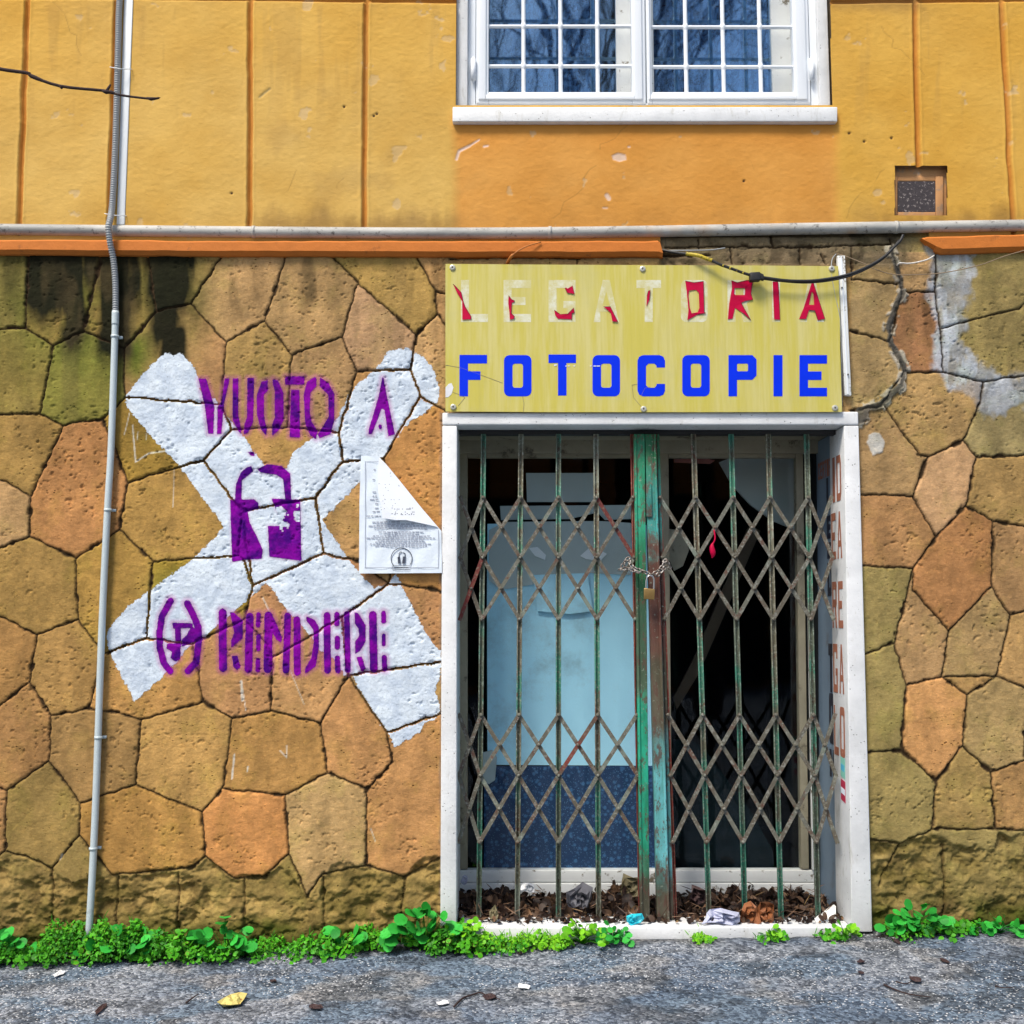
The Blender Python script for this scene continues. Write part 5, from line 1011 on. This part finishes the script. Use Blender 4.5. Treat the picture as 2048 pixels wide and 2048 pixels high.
for (x_, y_, n_, dx_, dy_) in ((-2.4,-.35,16,.07,.012),(-1.2,-.62,14,.06,-.01),(.2,-.5,14,.07,.015),(1.3,-.7,12,.06,.02),(-.3,-.2,12,.05,-.012),(1.5,-.25,12,.07,-.01)):
    for k in range(n_): n2_ = (x_+dx_*ra.uniform(.5, 1.4), y_+dy_+ra.uniform(-.02, .02)); ag.append(((x_*400, y_*400), (n2_[0]*400, n2_[1]*400))); x_, y_ = n2_
cd = segdist(GX*400+(fbm(GX*20, GY*20, 291, 3)-.5)*14, GY*400+(fbm(GX*20, GY*20, 292, 3)-.5)*14, ag, 12); cr_ = (1-sstep(.3, 2.6, cd))*sstep(.35, .5, fbm(GX*5, GY*5, 293, 3)); CG = blend(CG, cr_*.8, (.02, .022, .025)); HG -= cr_*.006
CG = blend(CG, sstep(.60, .64, fbm(GX*7, GY*10, 294, 5))*.55, (.045, .055, .07))
SPK = .38+.6*sstep(.42, .62, fbm(GX*3, GY*4, 280, 4))
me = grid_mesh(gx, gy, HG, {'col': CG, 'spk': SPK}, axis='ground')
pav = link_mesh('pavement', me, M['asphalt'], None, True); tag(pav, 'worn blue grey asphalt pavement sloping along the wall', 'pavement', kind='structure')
def gz(x, y):
    i = min(max(int(np.searchsorted(gy, y)), 0), len(gy)-1); j = min(max(int(np.searchsorted(gx, x)), 0), len(gx)-1); return float(HG[i, j])
def groundpt(px, py):
    y = -.3
    for _ in range(12):      # intersect the view of that photo point with the sloping ground
        p0 = P(px, py, 0); d = p0-Vector((0, -CD, CH)); best = None
        t_ = 1.0
        for k in range(20):
            q_ = Vector((0, -CD, CH))+d*t_; t_ += (ground(q_.x, q_.y)-q_.z)/d.z
        break
    q_ = Vector((0, -CD, CH))+d*t_; q_.z = gz(q_.x, q_.y); return q_
# ------------------------------------------------------------------ plants
class LeafMB:
    def __init__(s): s.v = []; s.f = []; s.r = []
    def leaf(s, c, d, n, L, Wd, r, cup=.15, lobes=0):
        d = d.normalized(); n = (n-d*n.dot(d)).normalized(); a = d.cross(n)
        prof = [(0, 0), (.18, .62), (.45, 1.0), (.72, .78), (1, 0)] if not lobes else [(0, 0), (.25, .8), (.6, 1.0), (.9, .75), (1.0, .0)]
        b = len(s.v)
        for (t_, w_) in prof:
            mid = c+d*(L*t_)-n*(cup*L*(t_*t_)); 
            if w_ == 0: s.v.append(mid); s.r.append(r)
            else:
                s.v += [mid-a*(Wd*w_/2)+n*cup*Wd*.5, mid, mid+a*(Wd*w_/2)+n*cup*Wd*.5]; s.r += [r, r*.8, r]
        # verts: 0, (1,2,3), (4,5,6), (7,8,9), 10
        s.f += [(b, b+1, b+2), (b, b+2, b+3), (b+1, b+4, b+5, b+2), (b+2, b+5, b+6, b+3), (b+4, b+7, b+8, b+5), (b+5, b+8, b+9, b+6), (b+7, b+10, b+8), (b+8, b+10, b+9)]
    def build(s, name, mat, parent=None):
        me = bpy.data.meshes.new('l'); me.from_pydata([tuple(v) for v in s.v], [], s.f); a = me.attributes.new('lr', 'FLOAT', 'POINT'); a.data.foreach_set('value', np.array(s.r, np.float32))
        return link_mesh(name, me, mat, parent, True)
def rdir(rnd, up=.4): return Vector((rnd.uniform(-1, 1), rnd.uniform(-1, .4), rnd.uniform(-.2, 1)+up)).normalized()
rnd = random.Random(11)
# low small-leaved ground cover along the foot of the wall: (x0, x1, top row, bottom row, density)
cov = LeafMB()
def mound(cov, px, pyb, w, h, n, l0, l1, yb=-.07):
    """a low cushion of leaves: px,w,h in photo pixels"""
    c0 = P(px, pyb, yb); z0 = gz(c0.x, c0.y)
    tint = rnd.uniform(0, .35)
    for i in range(n):
        a = rnd.uniform(-1, 1); b_ = rnd.uniform(-1, 1)
        if a*a+b_*b_ > 1: continue
        top = math.sqrt(max(0, 1-a*a-b_*b_)); hh = h*PX*(top*rnd.uniform(.35, 1)**.5)
        x = c0.x+a*w*PX*.5; y = yb+b_*.065; z = gz(x, y)+.004+hh
        L = rnd.uniform(l0, l1); nd = Vector((a*.8+rnd.uniform(-.5, .5), b_*.6-.5+rnd.uniform(-.5, .4), top+rnd.uniform(-.3, .6)))
        cov.leaf(Vector((x, y, z)), rdir(rnd, -.1), nd, L, L*rnd.uniform(.65, 1.0), min(1, tint+.75*rnd.random()**1.15) if rnd.random() > .02 else 1, .2)
        if rnd.random() < .03: cov.leaf(Vector((x, y, z)), Vector((rnd.uniform(-.8, .8), -.4, 1)), Vector((0, -1, .3)), rnd.uniform(.03, .06), .004, rnd.random(), .3)
for (x0, x1, h0, h1, den) in [(-900,-150,20,50,.6),(2060,2800,14,40,.5),(-150,40,30,60,1.0),(20,105,30,62,1.0),(95,215,62,100,1.3),(205,300,60,95,1.3),(290,375,48,90,1.2),(365,400,14,30,.7),(395,480,30,58,1.0),(470,560,16,36,.7),(560,612,14,26,.5),(610,660,30,62,1.0),(660,735,18,44,.9),(725,790,30,52,1.0),(828,890,34,58,1.0),(885,965,34,60,1.0),(965,1050,14,28,.6),(1775,1960,16,36,.5),(1535,1550,10,14,.4),(1655,1680,10,20,.5)]:
    x = x0
    while x < x1:
        w_ = rnd.uniform(34, 62); h_ = rnd.uniform(h0, h1); yb_ = rnd.uniform(-.16, -.035)
        h_ *= rnd.choice((.45, .7, .85, 1.0)); mound(cov, x, 1900, w_, h_, int(w_*h_*.085*den+30), .008, rnd.choice((.017, .022, .031)), yb_); x += w_*rnd.uniform(.22, .5)
o = cov.build('ground_cover', M['leaf_green']); tag(o, 'low carpet of small leaved bright green weeds along the foot of the wall', 'weeds', kind='stuff')
cov = LeafMB()
for (x0, x1, h0, h1) in [(900,985,22,40),(985,1045,16,30),(1045,1092,20,34),(1098,1135,14,22),(75,130,22,40),(1395,1420,6,9)]:
    x = x0
    while x < x1:
        w_ = rnd.uniform(22, 38); mound(cov, x, 1890, w_, rnd.uniform(h0, h1), 95, .009, .02, rnd.uniform(-.12, -.07)); x += w_*.5
o = cov.build('ground_cover', M['leaf_lime']); tag(o, 'yellow green low weeds along the front of the door threshold', 'weeds', kind='stuff')
def plant(px, py_base, w, h, n, lsz, mat, label, seed, yb=-.07):
    rnd = random.Random(seed); b = P(px, py_base, yb); b.z = gz(b.x, b.y)
    t_ = thing('leafy_weed', b, label, 'weed', 'leafy weeds along the wall'); lm = LeafMB(); stm = MB()
    for i in range(int(n*1.5)):
        ang = rnd.uniform(-1, 1); hh = h*PX*rnd.uniform(.35, 1.0)*(1-.45*abs(ang)); tip = b+Vector((ang*w*PX*.5, -rnd.uniform(-.02, .09), hh))
        mid = b.lerp(tip, .5)+Vector((0, 0, .01)); stm.tube([b, mid, tip], [.0018, .0014, .001], 4, False)
        d = Vector((ang*1.0+rnd.uniform(-.5, .5), rnd.uniform(-1, -.2), rnd.uniform(-.35, .5))); L = lsz*PX*rnd.uniform(.7, 1.15)
        lm.leaf(tip, d, Vector((rnd.uniform(-.7, .7), -.8, rnd.uniform(.2, 1.4))), L, L*rnd.uniform(.75, .95), rnd.random(), .12, 1)
    stm.build('stems', M[mat], t_); lm.build('leaves', M[mat], t_); return t_
for args in [(22,1880,90,72,26,24,'leaf_big','dark green leafy weed at the far left edge of the wall',1), (245,1870,120,70,34,24,'leaf_big','round leaved weed just right of the foot of the pale conduit',2),
 (452,1880,95,78,22,26,'leaf_big','tall clump of big round leaves under the pinkish stone left of the doorway',3), (690,1880,60,55,14,24,'leaf_big','small round leaved weed midway between conduit clumps and door jamb',4),
 (643,1870,40,52,16,12,'leaf_green','slim upright weed with small dark leaves in the mortar gap',5), (852,1880,125,88,36,27,'leaf_big','large leafy weed growing against the foot of the left marble jamb',6),
 (935,1870,60,66,34,14,'leaf_lime','bright small leaved weed rising in front of the left end of the threshold',7), (1165,1885,66,52,30,15,'leaf_lime','bright green weed in front of the middle of the threshold',8),
 (1225,1884,52,44,20,16,'leaf_big','green weed before the threshold just left of the blue plastic piece',9), (1540,1876,30,26,14,12,'leaf_lime','tiny weed at the threshold below the white plastic bag',10),
 (1688,1866,34,34,14,13,'leaf_lime','small weed at the foot of the right marble jamb',11), (1830,1866,118,60,40,22,'leaf_big','biggest weed, a bushy round leaved clump right of the doorway',12),
 (1998,1852,56,36,18,17,'leaf_big','spreading low weed near the right edge of the wall',13), (1950,1856,36,22,10,14,'leaf_big','tiny dark weed between the bushy clump and the right edge weed',14), (395,1885,50,40,18,14,'leaf_green','small leaved tuft beside the tall round leaved clump',15), (1105,1885,40,30,14,13,'leaf_lime','little lime tuft before the threshold left of centre',16)]:
    plant(*args)
# ------------------------------------------------------------------ dead leaves and litter
lp_ = LeafMB(); rnd = random.Random(17)
for i in range(2600):
    px = rnd.uniform(918, 1690); y = .40*rnd.random()**.9
    fx = P(px, 1848, 0).x; zf = P(1300, 1848, 0).z; hgt = .011+.048*(y/.4)**1.3*max(.12, .5+.5*math.sin(px*.021+.6)+.35*math.sin(px*.05+1))
    if 1040 < px < 1130 and y > .2: hgt *= .9
    c = Vector((fx, y, zf+rnd.uniform(0, 1)**.7*hgt)); L = rnd.uniform(.022, .058)*(1 if y > .1 else .6)
    lp_.leaf(c, Vector((rnd.uniform(-1, 1), rnd.uniform(-1, 1), rnd.uniform(-.5, .7))), Vector((rnd.uniform(-1, 1), rnd.uniform(-1.2, .3), rnd.uniform(-.3, 1))), L, L*rnd.uniform(.5, .9), rnd.random()**4.5, rnd.uniform(-.5, .6), 1)
for i in range(260):
    px = rnd.uniform(925, 1685); y = rnd.uniform(.0, .38); c = Vector((P(px, 1848, 0).x, y, P(1300, 1848, 0).z+.012+.06*(y/.4)*rnd.random()+.01)); L = rnd.uniform(.03, .09)
    lp_.leaf(c, Vector((rnd.uniform(-1, 1), rnd.uniform(-.6, .6), rnd.uniform(-.15, .5))), Vector((rnd.uniform(-.4, .4), -1, .6)), L, .004, rnd.random(), rnd.uniform(-.2, .3))
o = lp_.build('dead_leaves', M['leaf_dead']); tag(o, 'drift of dry dark brown leaves on the doorstep behind the gate', 'dead leaves', kind='stuff')
def scrap(name, px, py, y, w, h, mat, label, cat, seed, rough_=.35, thick=None, ground_=False, nseg=9):
    """crumpled piece: a lumpy folded sheet with an irregular outline"""
    rnd = random.Random(seed); c = P(px, py, y) if not ground_ else groundpt(px, py)
    bm = bmesh.new(); rings = 4; vs = [[bm.verts.new((0, 0, 0))]]
    offr = [rnd.uniform(.65, 1.1) for _ in range(nseg)]
    for r_ in range(1, rings+1):
        vs.append([bm.verts.new((math.cos(2*math.pi*k/nseg)*r_/rings*offr[k], math.sin(2*math.pi*k/nseg)*r_/rings*offr[k], rnd.uniform(-1, 1)*rough_)) for k in range(nseg)])
    for k in range(nseg):
        bm.faces.new((vs[0][0], vs[1][k], vs[1][(k+1) % nseg]))
        for r_ in range(1, rings): bm.faces.new((vs[r_][k], vs[r_+1][k], vs[r_+1][(k+1) % nseg], vs[r_][(k+1) % nseg]))
    for v in bm.verts:
        x, z_, q_ = v.co
        if ground_: v.co = c+Vector((x*w*PX*.5, z_*h*PX*1.1, .006+abs(q_)*.022*w/25))
        else: v.co = c+Vector((x*w*PX*.5, q_*w*PX*.5-.0*z_, z_*h*PX*.5))
    r2 = bmesh.ops.extrude_face_region(bm, geom=bm.faces[:])
    for v in [g for g in r2['geom'] if isinstance(g, bmesh.types.BMVert)]: v.co += Vector((0, .001, -.0012))
    bmesh.ops.recalc_face_normals(bm, faces=bm.faces); me = bpy.data.meshes.new('k'); bm.to_mesh(me); bm.free()
    return tag(link_mesh(name, me, M[mat], None, False), label, cat)
scrap('plastic_bag', 1160, 1798, .14, 66, 66, 'bag_grey', 'crumpled dark grey plastic sheet among the leaves on the left of the doorstep', 'plastic sheet', 1)
scrap('plastic_scrap', 1270, 1838, -.022, 34, 28, 'plastic_blue', 'bright turquoise plastic piece at the middle of the threshold', 'plastic scrap', 2, .3)
scrap('plastic_bag', 1444, 1836, -.018, 92, 34, 'bag_lilac', 'pale lilac crumpled plastic bag on the right of the threshold', 'plastic bag', 3, .28, nseg=12)
scrap('dry_leaf', 1500, 1826, .01, 50, 50, 'leaf_ochre', 'large orange brown dry leaf beside the lilac plastic bag', 'leaf', 4, .5)
scrap('dry_leaf', 1532, 1826, .02, 44, 50, 'leaf_ochre', 'second rusty dry leaf, right of the largest orange one', 'leaf', 14, .5)
scrap('paper_scrap', 1056, 1776, .16, 30, 20, 'white_scrap', 'white torn paper lying on the leaves left of the grey plastic', 'paper', 5)
scrap('paper_scrap', 928, 1760, .25, 16, 22, 'bag_lilac', 'small white scrap in the left corner of the doorstep', 'paper', 6)
scrap('dry_leaf', 988, 1830, .03, 22, 44, 'leaf_khaki', 'pointed tan dry leaf standing against the left of the threshold', 'leaf', 7, .3)
scrap('dry_leaf', 1262, 1775, .3, 60, 62, 'leaf_khaki', 'big khaki dry leaf resting against the bottom rail of the shopfront', 'leaf', 8, .4)
scrap('dry_leaf', 1395, 1790, .16, 44, 46, 'leaf_maroon', 'curled brown leaf right of the meeting posts', 'leaf', 9, .5)
mb = MB().hexa([P(1632,1845,.02), P(1672,1845,.02), P(1672,1812,.10), P(1662,1818,.10)], [P(1632,1845,.02)+Vector((0,.03,.01)), P(1672,1845,.02)+Vector((0,.03,0)), P(1672,1812,.10)+Vector((0,.03,0)), P(1662,1818,.10)+Vector((0,.03,0))])
tag(mb.build('marble_shard', M['old_white'], None, bevel=.002), 'triangular grey white marble shard in the right corner of the doorstep', 'shard')
# litter on the asphalt
scrap('fallen_leaf', 466, 2005, 0, 50, 30, 'leaf_yellow', 'yellow fallen leaf on the asphalt at lower left', 'leaf', 21, .4, ground_=True)
scrap('paper_bit', 1046, 1974, 0, 24, 14, 'white_scrap', 'white paper bit on the asphalt below the middle of the doorway', 'paper', 22, .3, ground_=True)
scrap('paper_bit', 884, 2010, 0, 22, 12, 'white_scrap', 'white paper bit lying left of the dark twig', 'paper', 23, .3, ground_=True)
scrap('paper_bit', 117, 1953, 0, 18, 18, 'white_scrap', 'round white bit on the asphalt at far left', 'paper', 24, .3, ground_=True)
for i, (x, y_, w_, h_, lb_) in enumerate([(1791,1885,16,22,'small maroon leaf below the bushy clump of weeds'),(1832,1966,36,16,'dark maroon leaf on the asphalt at lower right, beside a twig'),(1890,1928,18,16,'small brown leaf on the asphalt between the bushy weed and the lower right leaf'),(1722,1930,20,10,'tiny dark leaf on the asphalt under the right marble jamb'),(1723,1952,14,8,'smallest dark leaf crumb below the right marble jamb'),(980,1995,34,14,'curled dark leaf at the end of the twig in front of the doorway'),(200,2025,16,26,'dark red brown leaf at the lower left edge of the asphalt'),(632,2022,34,14,'flat dark brown leaf right of the yellow leaf'),(546,1960,18,8,'dark flake on the asphalt above the yellow leaf'),(1040,1907,16,10,'dark crumb of leaf near the threshold weeds'),(1292,1872,70,14,'strip of dark red brown litter under the threshold')]):
    scrap('fallen_leaf', x, y_, 0, w_*.75, h_*.8, 'leaf_maroon', lb_, 'leaf', 30+i, .5, ground_=True)
def twig(pts, r, label):
    q = []
    for (x, y_) in pts: g0 = groundpt(x, y_); g0.z += r+.004; q.append(g0)
    q = smooth_path(q, 4); o = MB().tube(q, [r*(1-.6*i/len(q)) for i in range(len(q))], 6).build('twig', M['bark'], None, True); tag(o, label, 'twig')
twig([(908,2018),(925,2000),(945,1990),(960,1986),(975,1992),(1000,2000)], .0045, 'bent dark twig on the asphalt in front of the doorway')
twig([(1768,1975),(1790,1984),(1820,1992),(1862,1998)], .004, 'straight thin twig on the asphalt at lower right')
twig([(1792,1968),(1810,1972),(1825,1968)], .003, 'short twig stub beside the maroon leaf at lower right')
twig([(372,2010),(384,2000),(396,1992)], .004, 'short dark twig left of the yellow leaf')
twig([(1990,1977),(2010,1980),(2030,1978)], .003, 'tiny twig near the lower right corner')
twig([(1800,1872),(1780,1874),(1745,1877)], .003, 'thin twig under the right weeds')
# ------------------------------------------------------------------ trees
def branch_mesh(mb, p, d, L, r, depth, rnd, spread=.55, k=3, up=.15):
    pts = [p]; q = Vector(p); dd = Vector(d)
    for i in range(4):
        dd = (dd+Vector((rnd.uniform(-1, 1), rnd.uniform(-1, 1), rnd.uniform(-.6, 1)))*.16).normalized(); q = q+dd*(L/4); pts.append(q.copy())
    mb.tube(pts, [r*(1-.4*i/4) for i in range(5)], 5 if r > .02 else 3, False)
    if depth <= 0: return
    for i in range(k):
        b_ = pts[rnd.choice((2, 3, 4))]; nd = (dd+Vector((rnd.uniform(-1, 1), rnd.uniform(-1, 1), rnd.uniform(-.5, 1)+up))*spread*1.5).normalized()
        branch_mesh(mb, b_, nd, L*rnd.uniform(.55, .8), r*.58, depth-1, rnd, spread, k, up)
def tree(loc, h, r, seed, depth, label):
    rnd = random.Random(seed); t_ = thing('bare_tree', loc, label, 'tree'); b = Vector(loc)
    tk = MB().tube([b, b+Vector((.05, 0, h*.15)), b+Vector((-.05, .05, h*.3)), b+Vector((.02, 0, h*.4))], [r*1.25, r, r*.85, r*.75], 10, False); tk.build('trunk', M['bark'], t_, True)
    cr_ = MB()
    for i in range(6): branch_mesh(cr_, b+Vector((0, 0, h*(.3+.02*i))), Vector((math.cos(i*1.1+seed), math.sin(i*1.1+seed), 1.2)), h*.3, r*.45, depth, rnd)
    cr_.build('crown', M['bark'], t_); return t_
tree((-1.2, -9.5, -.15), 14, .17, 4, 6, 'tall bare tree across the street, seen only as a reflection in the left window leaf')
tree((3.0, -10.0, -.1), 14, .17, 9, 6, 'tall bare tree across the street, seen only as a reflection in the right window leaf')
nt = thing('bare_tree', (-3.3, -1.6, ground(-3.3, -1.6)), 'bare tree whose thin dark twig reaches across the yellow wall at the upper left', 'tree')
b = Vector((-3.3, -1.6, ground(-3.3, -1.6)))
yt = -1.1
pt = [b+Vector((.05, .1, 2.4)), b+Vector((.45, .3, 3.2))]+[P(x, y_, yt) for x, y_ in ((-90,118),(0,138),(55,146),(63,152),(120,172),(205,181),(222,184),(240,190),(295,197),(318,196))]
MB().tube([b, b+Vector((.02, .03, 1)), b+Vector((0, 0, 2.2)), b+Vector((.05, .1, 3.4)), b+Vector((-.1, 0, 5))], [.10, .085, .075, .055, .03], 10).build('trunk', M['bark'], nt, True)
n_ = len(pt); MB().tube(smooth_path(pt, 4), [(.016 if i < 8 else .0045)*(1-i/((n_-1)*4+1))+.0036+(.002 if i in (20, 21, 32, 33) else 0) for i in range((n_-1)*4+1)], 7).build('branch', M['bark'], nt, True)
mb = MB(); mb.tube([P(212,184,yt), P(216,178,yt), P(221,169,yt)], [.005, .0055, .003], 6); mb.tube([P(120,172,yt), P(124,177,yt)], [.006, .004], 6); mb.tube([P(205,181,yt), P(212,184,yt), P(222,185,yt)], [.006, .008, .005], 6); mb.tube([P(293,196,yt), P(302,198,yt), P(316,196.5,yt), P(321,195,yt)], [.004, .0065, .0035, .001], 6)
mb.build('buds', M['bark'], nt, True)
# building across the street (only ever seen in reflections)
ob = thing('opposite_building', (0, -16.2, -.3), 'low orange building across the street, seen only in the shop glass', 'building')
mb = MB().box(-9, 9, -17, -16.2, -.3, 4.9); mb.build('wall', M['cornice'], ob)
mb = MB()
for i in range(5): mb.box(-8.9+i*3.6, -5.4+i*3.6, -16.19, -16.15, .0, 3.9)
mb.build('shutters', M['room'], ob)
